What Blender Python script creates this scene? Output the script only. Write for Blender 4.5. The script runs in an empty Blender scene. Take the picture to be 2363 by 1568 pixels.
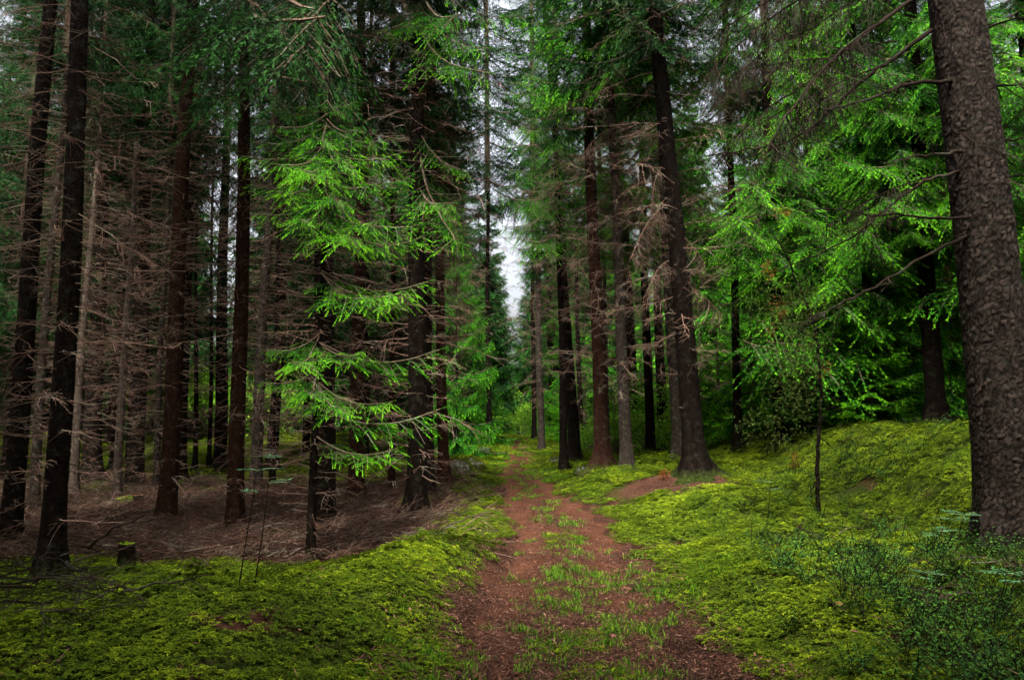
import bpy, math, random
import numpy as np
from mathutils import Vector, Matrix, Quaternion

# ------------------------------------------------------------------ camera, sky, sun, exposure
S = bpy.context.scene
CAMZ = 1.6
PITCH = math.radians(6.5)
cam_d = bpy.data.cameras.new('camera')
cam_d.lens = 26.0; cam_d.sensor_width = 36.0; cam_d.clip_start = 0.05; cam_d.clip_end = 3000
cam = bpy.data.objects.new('camera', cam_d)
cam.location = (0, 0, CAMZ); cam.rotation_euler = (math.pi / 2 + PITCH, 0, 0)
S.collection.objects.link(cam); S.camera = cam

SUN_EL, SUN_AZ = math.radians(64), math.radians(-168)     # azimuth clockwise from +Y (view direction)
world = bpy.data.worlds.new('World'); S.world = world; world.use_nodes = True
wn = world.node_tree
bg = wn.nodes['Background']; bg.inputs['Strength'].default_value = 0.062
sky = wn.nodes.new('ShaderNodeTexSky'); sky.sky_type = 'NISHITA'; sky.sun_disc = False
sky.sun_elevation = SUN_EL; sky.sun_rotation = SUN_AZ
sky.air_density = 1.0; sky.dust_density = 10.0; sky.ozone_density = 0.5
gry = wn.nodes.new('ShaderNodeHueSaturation'); gry.inputs['Saturation'].default_value = 0.35     # thin even overcast
wn.links.new(sky.outputs[0], gry.inputs['Color']); wn.links.new(gry.outputs[0], bg.inputs[0])
sun_d = bpy.data.lights.new('sun', 'SUN'); sun_d.energy = 1.5; sun_d.angle = math.radians(14); sun_d.color = (1.0, 0.95, 0.86)
sun = bpy.data.objects.new('sun', sun_d); S.collection.objects.link(sun)
sdir = Vector((math.sin(SUN_AZ) * math.cos(SUN_EL), math.cos(SUN_AZ) * math.cos(SUN_EL), math.sin(SUN_EL)))
sun.rotation_euler = sdir.to_track_quat('Z', 'Y').to_euler(); sun.location = sdir * 60
S.view_settings.view_transform = 'Standard'; S.view_settings.look = 'None'
S.view_settings.gamma = 1.0; S.view_settings.exposure = 3.1; S.view_settings.use_curve_mapping = False
S.render.engine = 'CYCLES'
cy = S.cycles
cy.use_denoising = True; cy.max_bounces = 3; cy.diffuse_bounces = 2; cy.glossy_bounces = 1
cy.transmission_bounces = 2; cy.transparent_max_bounces = 4; cy.use_adaptive_sampling = True; cy.adaptive_threshold = 0.03; cy.debug_use_spatial_splits = True
cy.caustics_reflective = False; cy.caustics_refractive = False
try:
    cy.denoiser = 'OPENIMAGEDENOISE'; cy.denoising_prefilter = 'ACCURATE'
except Exception: pass

# ------------------------------------------------------------------ numeric helpers
def rng_(seed): return np.random.default_rng(seed)
def sst(t):
    t = np.clip(t, 0, 1); return t * t * (3 - 2 * t)
def gau(t): return np.exp(-np.square(t))
def vnoise(x, y, seed=0):
    x = np.asarray(x, float); y = np.asarray(y, float)
    xi = np.floor(x).astype(np.int64); yi = np.floor(y).astype(np.int64)
    fx = x - xi; fy = y - yi; fx = fx * fx * (3 - 2 * fx); fy = fy * fy * (3 - 2 * fy)
    def hsh(a, b):
        n = (a * 374761393 + b * 668265263 + seed * 974711) & 0x7fffffff
        n = ((n ^ (n >> 13)) * 1274126177) & 0x7fffffff
        return ((n ^ (n >> 16)) & 0xffff) / 65535.0
    a = hsh(xi, yi); b = hsh(xi + 1, yi); c = hsh(xi, yi + 1); d = hsh(xi + 1, yi + 1)
    return (a * (1 - fx) + b * fx) * (1 - fy) + (c * (1 - fx) + d * fx) * fy
def fbm(x, y, seed=0, oct=3):
    v = 0; a = 0.5; n = 0
    for i in range(oct):
        v = v + a * vnoise(x * 2 ** i, y * 2 ** i, seed + i * 17); n += a; a *= 0.5
    return v / n - 0.5
def path_x(y):
    y = np.asarray(y, float)
    return 0.36 + 0.42 * gau((y - 11.0) / 3.6) + 0.06 * np.sin(y * 0.5) - 0.06 * sst((y - 18) / 6)
def path_w(y):
    y = np.asarray(y, float)
    return 0.88 - 0.18 * sst((y - 13) / 8)
def height(x, y):
    x = np.asarray(x, float); y = np.asarray(y, float)
    px = path_x(y)
    h = 0.030 * np.clip(y - 17, 0, 30) + 0.006 * np.clip(y - 47, -1e9, 0) * 0
    h = h - 0.02 * np.clip(y - 50, 0, 60)
    # mossy mound on the left of the track, steep on its far side
    yc = 7.8 + 1.5 * (x + 1.16); t = (y - yc) / 1.8
    prof = np.where(t < 0, gau(t / 2.1), gau(t / 0.42))
    h = h + 0.33 * prof * sst((-(x - px) - 0.55) / 1.0) * sst((x + 4.6) / 2.0)
    h = h - 0.18 * sst((-x - 0.7) / 1.2) * sst((t - 0.1) / 0.7) * sst((40 - y) / 15)
    h = h + 0.12 * gau((x + 4.6) / 1.6) * gau((y - 8.6) / 1.0)
    # mossy bank left of the far track
    h = h + 0.50 * gau((x + 2.0) / 0.8) * gau((y - 21) / 5.0)
    # knoll below the right hand trunks
    h = h + 0.50 * gau((x - 4.3) / 2.1) * gau((y - 18.5) / 5.0)
    h = h + 0.22 * sst((x - px - 0.9) / 1.2) * gau((y - 19) / 5)
    # right slope and bank
    h = h + 0.30 * sst((x - 1.4) / 3.4) * sst((12 - y) / 5)
    h = h + 1.45 * sst((x - 4.5) / 3.1) * sst((y - 5.0) / 5.5) * (1 - 0.45 * sst((y - 16) / 8))
    h = h + 0.25 * gau((x - 4.1) / 1.0) * gau((y - 12.2) / 1.4)
    h = h + 0.16 * gau((x - 2.6) / 0.8) * gau((y - 6.6) / 1.2) + 0.14 * gau((x - 3.6) / 0.7) * gau((y - 8.3) / 0.8)
    off = sst((np.abs(x - px) - 0.7) / 0.9)
    h = h + off * (0.22 * fbm(x * 0.55, y * 0.55, 3) + 0.15 * fbm(x * 1.9, y * 1.9, 9)) * (1 - 0.5 * sst((y - 40) / 30))
    h = h + 0.30 * fbm(x * 0.9 + 4, y * 0.9, 14) * sst((x - 1.6) / 1.2) * sst((17 - y) / 4)
    # wheel ruts
    h = h - 0.05 * (gau((x - px + 0.62) / 0.22) + gau((x - px - 0.62) / 0.22)) * sst((30 - y) / 10)
    h = h + 0.02 * fbm(x * 3.1, y * 3.1, 21)
    return h
def h1(x, y): return float(height(np.array([x]), np.array([y]))[0])

F = 1706.0      # focal length in units of a picture 2362 wide, used to survey positions once from the plan
def ray(px, py):
    xr = (px - 1181) / F; zr = -(py - 784) / F
    c, s = math.cos(PITCH), math.sin(PITCH)
    return Vector((xr, c - s * zr, s + c * zr))
def ground_at(px, py, y0=3.0, y1=90.0):
    d = ray(px, py); n = 1600
    t = np.linspace(y0, y1, n) / d.y
    X = d.x * t; Y = d.y * t; Z = CAMZ + d.z * t
    hit = np.nonzero(Z <= height(X, Y))[0]
    i = hit[0] if len(hit) else n - 1
    return Vector((X[i], Y[i], h1(X[i], Y[i])))
def at(px, py, Y):
    d = ray(px, py); k = Y / d.y
    return Vector((d.x * k, Y, CAMZ + d.z * k))

# ------------------------------------------------------------------ mesh building
class MB:
    def __init__(s): s.V = []; s.T = []; s.A = []; s.M = []; s.n = 0
    def add(s, V, T, a=0.5, m=0):
        V = np.asarray(V, float).reshape(-1, 3); T = np.asarray(T, np.int64).reshape(-1, 3)
        s.V.append(V); s.T.append(T + s.n); s.n += len(V)
        s.A.append(np.broadcast_to(np.asarray(a, float), (len(V),)).copy())
        s.M.append(np.broadcast_to(np.asarray(m, np.int64), (len(T),)).copy())
    def arrays(s):
        return np.concatenate(s.V), np.concatenate(s.T), np.concatenate(s.A), np.concatenate(s.M)
    def mesh(s, name, mats, smooth=False):
        V, T, A, M = s.arrays(); return mesh_from(name, V, T, A, M, mats, smooth)
def mesh_from(name, V, T, A, M, mats, smooth=False):
    me = bpy.data.meshes.new(name)
    me.vertices.add(len(V)); me.vertices.foreach_set('co', V.astype(np.float32).ravel())
    nt = len(T); me.loops.add(nt * 3); me.loops.foreach_set('vertex_index', T.astype(np.int32).ravel())
    me.polygons.add(nt)
    me.polygons.foreach_set('loop_start', np.arange(0, nt * 3, 3, dtype=np.int32))
    me.polygons.foreach_set('loop_total', np.full(nt, 3, np.int32))
    me.polygons.foreach_set('material_index', M.astype(np.int32))
    me.polygons.foreach_set('use_smooth', np.full(nt, smooth, bool))
    at_ = me.attributes.new('var', 'FLOAT', 'POINT'); at_.data.foreach_set('value', A.astype(np.float32))
    for m in mats: me.materials.append(m)
    me.update(calc_edges=True); me.validate()
    return me
def link(name, data, parent=None, loc=(0, 0, 0), rot=None, scale=None):
    o = bpy.data.objects.new(name, data); S.collection.objects.link(o)
    o.location = loc
    if rot is not None: o.rotation_euler = rot
    if scale is not None: o.scale = (scale,) * 3 if not hasattr(scale, '__len__') else scale
    if parent is not None: o.parent = parent
    return o
def tag(o, label=None, cat=None, group=None, kind=None):
    if label: o['label'] = label
    if cat: o['category'] = cat
    if group: o['group'] = group
    if kind: o['kind'] = kind
    return o

def shade_tinted_foliage(o):
    """shade put into the needle colour of this object only"""
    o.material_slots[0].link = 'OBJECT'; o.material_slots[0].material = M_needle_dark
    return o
def norm(v): return v / np.maximum(np.linalg.norm(v, axis=-1, keepdims=True), 1e-9)
def tube(mb, P, R, sides=5, a=0.5, m=0, cap=True):
    P = np.asarray(P, float); n = len(P); R = np.broadcast_to(np.asarray(R, float), (n,))
    tan = norm(np.gradient(P, axis=0))
    ref = np.array([0, 0, 1.0]) if abs(tan[:, 2]).mean() < 0.8 else np.array([1.0, 0, 0])
    u = norm(np.cross(tan, ref)); v = np.cross(tan, u)
    th = np.arange(sides) / sides * 2 * np.pi
    V = P[:, None] + R[:, None, None] * (np.cos(th)[None, :, None] * u[:, None] + np.sin(th)[None, :, None] * v[:, None])
    V = V.reshape(-1, 3)
    i = np.arange(n - 1)[:, None] * sides; j = np.arange(sides)[None]; k = (j + 1) % sides
    q = np.stack([i + j, i + k, i + sides + k, i + sides + j], -1).reshape(-1, 4)
    T = np.concatenate([q[:, [0, 1, 2]], q[:, [0, 2, 3]]])
    aa = np.repeat(np.broadcast_to(np.asarray(a, float), (n,)), sides)
    if cap:
        c = len(V); V = np.concatenate([V, P[[0]], P[[-1]]]); aa = np.append(aa, [aa[0], aa[-1]])
        T = np.concatenate([T, np.stack([np.full(sides, c), (np.arange(sides) + 1) % sides, np.arange(sides)], -1),
                            np.stack([np.full(sides, c + 1), np.arange(sides) + (n - 1) * sides, (np.arange(sides) + 1) % sides + (n - 1) * sides], -1)])
    mb.add(V, T, aa, m)

def needles(mb, P, D, L, W, K, a0, a1, rng, m=0):
    """P,D,L,W: arrays of shoots; K needle blades spiralling round each shoot"""
    N = len(P)
    if N == 0: return
    D = norm(D); ref = np.where(np.abs(D[:, 2:3]) > 0.9, np.array([[1.0, 0, 0]]), np.array([[0, 0, 1.0]]))
    u = norm(np.cross(D, ref)); v = np.cross(u, D)
    t = (np.arange(K) + 0.5) / K
    ang = np.arange(K)[None] * 2.399 + rng.uniform(0, 6.28, (N, 1))
    rad = np.cos(ang)[..., None] * u[:, None] + np.sin(ang)[..., None] * v[:, None] * 0.8
    pos = P[:, None] + D[:, None] * (L[:, None] * t[None])[..., None]
    nd = norm(D[:, None] * 0.75 + rad * 0.8)
    nl = W[:, None] * (1.15 - 0.4 * t[None]) * rng.uniform(0.8, 1.2, (N, K))
    hw = (L[:, None] / K * 0.75) * np.ones((1, K))
    A = pos - D[:, None] * hw[..., None]; B = pos + D[:, None] * hw[..., None]; C = pos + nd * nl[..., None] + D[:, None] * hw[..., None]
    V = np.stack([A, B, C], 2).reshape(-1, 3)
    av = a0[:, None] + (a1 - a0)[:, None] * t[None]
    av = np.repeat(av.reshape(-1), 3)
    mb.add(V, np.arange(len(V)).reshape(-1, 3), av, m)

# ------------------------------------------------------------------ materials
def new_mat(name):
    m = bpy.data.materials.new(name); m.use_nodes = True
    nt = m.node_tree
    for n in list(nt.nodes): nt.nodes.remove(n)
    out = nt.nodes.new('ShaderNodeOutputMaterial')
    return m, nt, out
def N(nt, t, **kw):
    n = nt.nodes.new(t)
    for k, v in kw.items():
        if k.startswith('i_'): n.inputs[k[2:].replace('_', ' ')].default_value = v
        else: setattr(n, k, v)
    return n
def ramp(nt, stops, fac):
    r = nt.nodes.new('ShaderNodeValToRGB'); cr = r.color_ramp
    while len(cr.elements) < len(stops): cr.elements.new(0.5)
    for e, (p, c) in zip(cr.elements, stops): e.position = p; e.color = (*c, 1)
    nt.links.new(fac, r.inputs[0]); return r.outputs[0]
def mixc(nt, a, b, fac, mode='MIX'):
    n = nt.nodes.new('ShaderNodeMix'); n.data_type = 'RGBA'; n.blend_type = mode
    for s, v in ((n.inputs[6], a), (n.inputs[7], b), (n.inputs[0], fac)):
        if hasattr(v, 'is_linked') or isinstance(v, bpy.types.NodeSocket): nt.links.new(v, s)
        else: s.default_value = v if not isinstance(v, tuple) else (*v, 1)[:4]
    return n.outputs[2]
def leaf_mat(name, stops, transl=0.35, rough=0.75, rnd=0.3, spec=0.06, patch=0.0):
    m, nt, out = new_mat(name)
    at_ = N(nt, 'ShaderNodeAttribute', attribute_name='var')
    oi = N(nt, 'ShaderNodeObjectInfo')
    ma = N(nt, 'ShaderNodeMath', operation='MULTIPLY_ADD'); ma.inputs[1].default_value = rnd; ma.inputs[2].default_value = -rnd / 2
    nt.links.new(oi.outputs['Random'], ma.inputs[0])
    ad = N(nt, 'ShaderNodeMath', operation='ADD', use_clamp=True)
    nt.links.new(at_.outputs['Fac'], ad.inputs[0]); nt.links.new(ma.outputs[0], ad.inputs[1])
    fac = ad.outputs[0]
    if patch:
        no = N(nt, 'ShaderNodeTexNoise'); no.inputs['Scale'].default_value = 0.9; no.inputs['Detail'].default_value = 4; no.inputs['Roughness'].default_value = 0.65
        nt.links.new(oi.outputs['Location'], no.inputs['Vector'])
        mr = N(nt, 'ShaderNodeMapRange'); mr.inputs['From Min'].default_value = 0.3; mr.inputs['From Max'].default_value = 0.7; mr.inputs['To Min'].default_value = -patch; mr.inputs['To Max'].default_value = patch
        nt.links.new(no.outputs['Fac'], mr.inputs[0])
        a2 = N(nt, 'ShaderNodeMath', operation='ADD', use_clamp=True); nt.links.new(fac, a2.inputs[0]); nt.links.new(mr.outputs[0], a2.inputs[1]); fac = a2.outputs[0]
    col = ramp(nt, stops, fac)
    p = N(nt, 'ShaderNodeBsdfPrincipled'); p.inputs['Roughness'].default_value = rough
    p.inputs['Specular IOR Level'].default_value = spec
    nt.links.new(col, p.inputs['Base Color'])
    tr = N(nt, 'ShaderNodeBsdfTranslucent'); nt.links.new(col, tr.inputs[0])
    mx = N(nt, 'ShaderNodeMixShader'); mx.inputs[0].default_value = transl
    nt.links.new(p.outputs[0], mx.inputs[1]); nt.links.new(tr.outputs[0], mx.inputs[2]); nt.links.new(mx.outputs[0], out.inputs[0])
    return m
def bark_mat(name, dark, light, lichen=(0.16, 0.19, 0.13), lich=0.25, scale=1.0, bump=0.6):
    m, nt, out = new_mat(name)
    tc = N(nt, 'ShaderNodeTexCoord')
    mp = N(nt, 'ShaderNodeMapping'); mp.inputs['Scale'].default_value = (1, 1, 0.6)
    nt.links.new(tc.outputs['Object'], mp.inputs[0])
    vo = N(nt, 'ShaderNodeTexVoronoi', feature='DISTANCE_TO_EDGE'); vo.inputs['Scale'].default_value = 26 * scale
    no = N(nt, 'ShaderNodeTexNoise'); no.inputs['Scale'].default_value = 14 * scale; no.inputs['Detail'].default_value = 6
    nb = N(nt, 'ShaderNodeTexNoise'); nb.inputs['Scale'].default_value = 9; nb.inputs['Detail'].default_value = 6; nb.inputs['Roughness'].default_value = 0.7
    wob = N(nt, 'ShaderNodeMix', data_type='RGBA', blend_type='ADD'); wob.inputs[0].default_value = 0.08
    nt.links.new(mp.outputs[0], wob.inputs[6]); nt.links.new(no.outputs['Color'], wob.inputs[7])
    nt.links.new(wob.outputs[2], vo.inputs['Vector']); nt.links.new(mp.outputs[0], no.inputs['Vector']); nt.links.new(tc.outputs['Object'], nb.inputs['Vector'])
    e = N(nt, 'ShaderNodeMapRange'); e.inputs['From Max'].default_value = 0.16
    nt.links.new(vo.outputs['Distance'], e.inputs[0])
    c1 = ramp(nt, [(0.25, dark), (0.75, light)], no.outputs['Fac'])
    c2 = mixc(nt, tuple(0.45 * c for c in dark), c1, e.outputs[0])
    lf = N(nt, 'ShaderNodeMapRange'); lf.inputs['From Min'].default_value = 0.52; lf.inputs['From Max'].default_value = 0.68; lf.inputs['To Max'].default_value = lich
    nt.links.new(nb.outputs['Fac'], lf.inputs[0])
    c3 = mixc(nt, c2, lichen, lf.outputs[0])
    sx = N(nt, 'ShaderNodeSeparateXYZ'); nt.links.new(tc.outputs['Object'], sx.inputs[0])
    mz = N(nt, 'ShaderNodeMapRange'); mz.inputs['From Min'].default_value = 0.35; mz.inputs['From Max'].default_value = 0.0; nt.links.new(sx.outputs['Z'], mz.inputs[0])
    mm = N(nt, 'ShaderNodeMath', operation='MULTIPLY'); nt.links.new(mz.outputs[0], mm.inputs[0]); nt.links.new(no.outputs['Fac'], mm.inputs[1])
    ms = N(nt, 'ShaderNodeMapRange'); ms.inputs['From Min'].default_value = 0.25; ms.inputs['From Max'].default_value = 0.5; ms.inputs['To Max'].default_value = 0.6; nt.links.new(mm.outputs[0], ms.inputs[0])
    c3 = mixc(nt, c3, (0.035, 0.055, 0.008), ms.outputs[0])
    oi = N(nt, 'ShaderNodeObjectInfo')
    br = N(nt, 'ShaderNodeMapRange'); br.inputs['To Min'].default_value = 0.7; br.inputs['To Max'].default_value = 1.3
    nt.links.new(oi.outputs['Random'], br.inputs[0])
    hs = N(nt, 'ShaderNodeHueSaturation'); nt.links.new(br.outputs[0], hs.inputs['Value']); nt.links.new(c3, hs.inputs['Color'])
    p = N(nt, 'ShaderNodeBsdfPrincipled'); p.inputs['Roughness'].default_value = 0.9; p.inputs['Specular IOR Level'].default_value = 0.03
    nt.links.new(hs.outputs[0], p.inputs['Base Color'])
    hh = N(nt, 'ShaderNodeMath', operation='MULTIPLY_ADD'); hh.inputs[1].default_value = 0.5
    nt.links.new(no.outputs['Fac'], hh.inputs[0]); nt.links.new(e.outputs[0], hh.inputs[2])
    bp = N(nt, 'ShaderNodeBump'); bp.inputs['Strength'].default_value = bump; bp.inputs['Distance'].default_value = 0.015
    nt.links.new(hh.outputs[0], bp.inputs['Height']); nt.links.new(bp.outputs[0], p.inputs['Normal'])
    nt.links.new(p.outputs[0], out.inputs[0])
    return m
def twig_mat(name, a, b, lich, lf=0.5):
    m, nt, out = new_mat(name)
    tc = N(nt, 'ShaderNodeTexCoord'); no = N(nt, 'ShaderNodeTexNoise'); no.inputs['Scale'].default_value = 3.0; no.inputs['Detail'].default_value = 5
    nt.links.new(tc.outputs['Object'], no.inputs['Vector'])
    at_ = N(nt, 'ShaderNodeAttribute', attribute_name='var')
    c = mixc(nt, a, b, at_.outputs['Fac'])
    f = N(nt, 'ShaderNodeMapRange'); f.inputs['From Min'].default_value = 0.5; f.inputs['From Max'].default_value = 0.62; f.inputs['To Max'].default_value = lf
    nt.links.new(no.outputs['Fac'], f.inputs[0])
    c = mixc(nt, c, lich, f.outputs[0])
    p = N(nt, 'ShaderNodeBsdfPrincipled'); p.inputs['Roughness'].default_value = 0.85; p.inputs['Specular IOR Level'].default_value = 0.04
    nt.links.new(c, p.inputs['Base Color']); nt.links.new(p.outputs[0], out.inputs[0])
    return m
def ground_mat(name, cols, sc=1.0, bump=0.5):
    """cols: list of 3 colours mixed by two noises + fine speckle"""
    m, nt, out = new_mat(name)
    tc = N(nt, 'ShaderNodeTexCoord')
    n1 = N(nt, 'ShaderNodeTexNoise'); n1.inputs['Scale'].default_value = 1.3 * sc; n1.inputs['Detail'].default_value = 6; n1.inputs['Roughness'].default_value = 0.65
    n2 = N(nt, 'ShaderNodeTexNoise'); n2.inputs['Scale'].default_value = 38 * sc; n2.inputs['Detail'].default_value = 5; n2.inputs['Roughness'].default_value = 0.7
    for n in (n1, n2): nt.links.new(tc.outputs['Object'], n.inputs['Vector'])
    at_ = N(nt, 'ShaderNodeAttribute', attribute_name='var')
    f = N(nt, 'ShaderNodeMath', operation='MULTIPLY_ADD'); f.inputs[1].default_value = 0.9; f.inputs[2].default_value = -0.45
    nt.links.new(n1.outputs['Fac'], f.inputs[0])
    g = N(nt, 'ShaderNodeMath', operation='ADD', use_clamp=True); nt.links.new(f.outputs[0], g.inputs[0]); nt.links.new(at_.outputs['Fac'], g.inputs[1])
    c = ramp(nt, cols, g.outputs[0])
    v = N(nt, 'ShaderNodeMapRange'); v.inputs['From Min'].default_value = 0.35; v.inputs['From Max'].default_value = 0.65; v.inputs['To Min'].default_value = 0.3; v.inputs['To Max'].default_value = 1.6
    nt.links.new(n2.outputs['Fac'], v.inputs[0])
    hs = N(nt, 'ShaderNodeHueSaturation'); nt.links.new(v.outputs[0], hs.inputs['Value']); nt.links.new(c, hs.inputs['Color'])
    p = N(nt, 'ShaderNodeBsdfPrincipled'); p.inputs['Roughness'].default_value = 0.95; p.inputs['Specular IOR Level'].default_value = 0.03
    nt.links.new(hs.outputs[0], p.inputs['Base Color'])
    bp = N(nt, 'ShaderNodeBump'); bp.inputs['Strength'].default_value = bump; bp.inputs['Distance'].default_value = 0.03
    nt.links.new(n2.outputs['Fac'], bp.inputs['Height']); nt.links.new(bp.outputs[0], p.inputs['Normal'])
    nt.links.new(p.outputs[0], out.inputs[0])
    return m

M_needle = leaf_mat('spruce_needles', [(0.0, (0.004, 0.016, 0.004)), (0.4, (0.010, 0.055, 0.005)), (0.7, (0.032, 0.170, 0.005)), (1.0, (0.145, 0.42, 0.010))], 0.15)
M_needle_dark = leaf_mat('shade_darkened_needles', [(0.0, (0.003, 0.010, 0.003)), (0.5, (0.007, 0.030, 0.006)), (1.0, (0.022, 0.090, 0.010))], 0.12)  # needle green darkened to stand in for shade on crowns and boughs
M_wood = twig_mat('bough_wood', (0.07, 0.045, 0.032), (0.12, 0.085, 0.06), (0.16, 0.18, 0.13))
M_dead = twig_mat('dead_twigs', (0.036, 0.018, 0.012), (0.17, 0.105, 0.078), (0.19, 0.21, 0.155), 0.35)
M_brown = twig_mat('brown_twigs', (0.018, 0.009, 0.006), (0.070, 0.036, 0.026), (0.09, 0.09, 0.065), 0.25)
M_dead_dark = twig_mat('dark_dead_twigs', (0.006, 0.004, 0.003), (0.026, 0.017, 0.012), (0.05, 0.06, 0.04), 0.3)
M_bark_red = bark_mat('red_brown_bark', (0.012, 0.005, 0.003), (0.045, 0.019, 0.012), lich=0.12, scale=1.5)
M_bark_grey = bark_mat('grey_bark', (0.016, 0.012, 0.010), (0.055, 0.042, 0.033), lich=0.25, scale=1.5)
M_bark_dark = bark_mat('dark_bark', (0.004, 0.0025, 0.002), (0.016, 0.0095, 0.007), lich=0.10, scale=1.3)
M_bark_pale = bark_mat('pale_bark', (0.06, 0.042, 0.032), (0.20, 0.15, 0.12), lich=0.4, scale=2.0)
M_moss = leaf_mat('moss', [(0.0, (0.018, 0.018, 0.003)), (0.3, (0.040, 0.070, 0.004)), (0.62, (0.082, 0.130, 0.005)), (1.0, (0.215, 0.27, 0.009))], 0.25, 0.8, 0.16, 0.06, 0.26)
M_grass = leaf_mat('grass', [(0.0, (0.020, 0.060, 0.006)), (0.5, (0.045, 0.14, 0.006)), (1.0, (0.15, 0.29, 0.012))], 0.4, 0.6, 0.3, 0.06, 0.2)
M_bilb = leaf_mat('bilberry_leaves', [(0.0, (0.008, 0.028, 0.008)), (0.5, (0.022, 0.072, 0.012)), (1.0, (0.07, 0.16, 0.018))], 0.3, 0.6, 0.5)
M_broad = leaf_mat('broad_leaves', [(0.0, (0.045, 0.13, 0.012)), (0.5, (0.10, 0.25, 0.015)), (1.0, (0.22, 0.38, 0.03))], 0.45, 0.5, 0.3)
M_rowan = leaf_mat('rowan_leaves', [(0.0, (0.04, 0.15, 0.06)), (1.0, (0.12, 0.32, 0.14))], 0.4, 0.45, 0.2)
M_juniper = leaf_mat('juniper_leaves', [(0.0, (0.05, 0.03, 0.012)), (0.4, (0.035, 0.075, 0.012)), (1.0, (0.11, 0.15, 0.02))], 0.3)
M_rust = leaf_mat('rust_leaves', [(0.0, (0.09, 0.03, 0.008)), (1.0, (0.26, 0.075, 0.018))], 0.35)
M_litter = leaf_mat('needle_litter', [(0.0, (0.012, 0.006, 0.004)), (0.5, (0.052, 0.021, 0.012)), (0.88, (0.105, 0.045, 0.027)), (1.0, (0.20, 0.11, 0.075))], 0.0, 0.9, 0.3, 0.15)
M_chip = leaf_mat('fallen_leaf', [(0.0, (0.12, 0.05, 0.03)), (1.0, (0.30, 0.16, 0.11))], 0.1, 0.7, 0.4)
M_ground = ground_mat('forest_floor', [(0.0, (0.016, 0.007, 0.005)), (0.36, (0.042, 0.019, 0.012)), (0.5, (0.025, 0.022, 0.006)), (0.66, (0.016, 0.026, 0.004)), (1.0, (0.030, 0.042, 0.004))])
M_path = ground_mat('needle_path', [(0.0, (0.010, 0.005, 0.003)), (0.4, (0.040, 0.016, 0.009)), (0.8, (0.080, 0.032, 0.018)), (1.0, (0.11, 0.05, 0.03))], 1.6)
M_rock = bark_mat('mossy_rock', (0.06, 0.055, 0.05), (0.16, 0.15, 0.14), lichen=(0.06, 0.11, 0.008), lich=1.0, scale=0.25)

# ------------------------------------------------------------------ ground and path
def spaced(a, fine, far, n):
    t = np.linspace(-1, 1, n); k = math.asinh(far / fine)
    return a + fine * np.sinh(k * t)
gx = spaced(0.6, 2.2, 420, 241); gy = np.concatenate([np.linspace(-25, 2.5, 40)[:-1], 2.5 + 3.0 * np.sinh(np.linspace(0, math.asinh(600 / 3.0), 320))])
GX, GY = np.meshgrid(gx, gy)
GZ = height(GX.ravel(), GY.ravel()).reshape(GX.shape)
def moss_amount(x, y):
    """1 = moss carpet, 0 = bare brown needle litter"""
    px = path_x(y); d = np.abs(x - px)
    m = np.ones_like(x) * 0.85
    # brown twiggy floor of the left stand
    stand = sst((-x - 0.9) / 1.0) * sst((y - 9.5 - 1.2 * fbm(x * .8, y * .8, 72)) / 0.8)
    far_left = sst((y - 17) / 5)
    m = m - stand * (0.75 - 0.55 * far_left)
    m = m + stand * 0.65 * sst((fbm(x * 0.6, y * 0.6, 71) + 0.0) / 0.10)
    # brown needles in front of the big right-hand trunks
    m = m - 0.8 * gau((x - 3.1) / 1.6) * gau((y - 15.2) / 1.0)
    m = m - 0.7 * gau((x - 5.2) / 0.8) * gau((y - 6.4) / 0.7) - 0.8 * gau((x + 1.75) / .42) * gau((y - 4.95) / .16) - 0.5 * sst((fbm(x * 2.6, y * 2.6, 88) - .22) / .06)
    m = m + 0.35 * fbm(x * 1.2, y * 1.2, 33)
    edge = d - path_w(y) - 0.35 * fbm(x * 1.3, y * 1.3, 41) * 2
    m = m * sst((edge + 0.22) / 0.55)
    m = m + 0.75 * gau((x - px - 0.05) / 0.26) * sst((fbm(x * 1.6, y * 1.1, 77) + 0.10) / 0.12) * sst((14 - y) / 4)
    return np.clip(m, 0, 1)
ma = moss_amount(GX.ravel(), GY.ravel())
ny, nx = GX.shape
idx = np.arange(ny * nx).reshape(ny, nx)
q = np.stack([idx[:-1, :-1], idx[:-1, 1:], idx[1:, 1:], idx[1:, :-1]], -1).reshape(-1, 4)
T = np.concatenate([q[:, [0, 1, 2]], q[:, [0, 2, 3]]])
V = np.stack([GX.ravel(), GY.ravel(), GZ.ravel()], -1)
ground = link('ground', mesh_from('ground', V, T, 0.15 + 0.7 * ma, np.zeros(len(T), int), [M_ground], True))
tag(ground, 'mossy forest floor with brown needle litter', kind='structure')

# the cart track: a strip laid on the ground with ragged edges
py_ = np.concatenate([np.linspace(-12, 3, 30)[:-1], np.linspace(3, 14, 190)[:-1], np.linspace(14, 58, 220)])
us = np.linspace(-1, 1, 49)
PXs = []; 
for y in py_:
    c = float(path_x(y)); w = float(path_w(y))
    wl = w * (1 + 0.9 * float(fbm(np.array([y * 1.4]), np.array([7.3]), 51)[0])); wr = w * (1 + 0.9 * float(fbm(np.array([y * 1.4]), np.array([3.1]), 57)[0]))
    PXs.append(c + np.where(us < 0, us * wl, us * wr))
PX = np.array(PXs); PY = np.repeat(py_[:, None], 49, 1)
PZ = height(PX.ravel(), PY.ravel()).reshape(PX.shape) + 0.012 - 0.03 * np.abs(us)[None] ** 6
i2 = np.arange(PX.size).reshape(PX.shape)
q = np.stack([i2[:-1, :-1], i2[:-1, 1:], i2[1:, 1:], i2[1:, :-1]], -1).reshape(-1, 4)
T = np.concatenate([q[:, [0, 1, 2]], q[:, [0, 2, 3]]])
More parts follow.
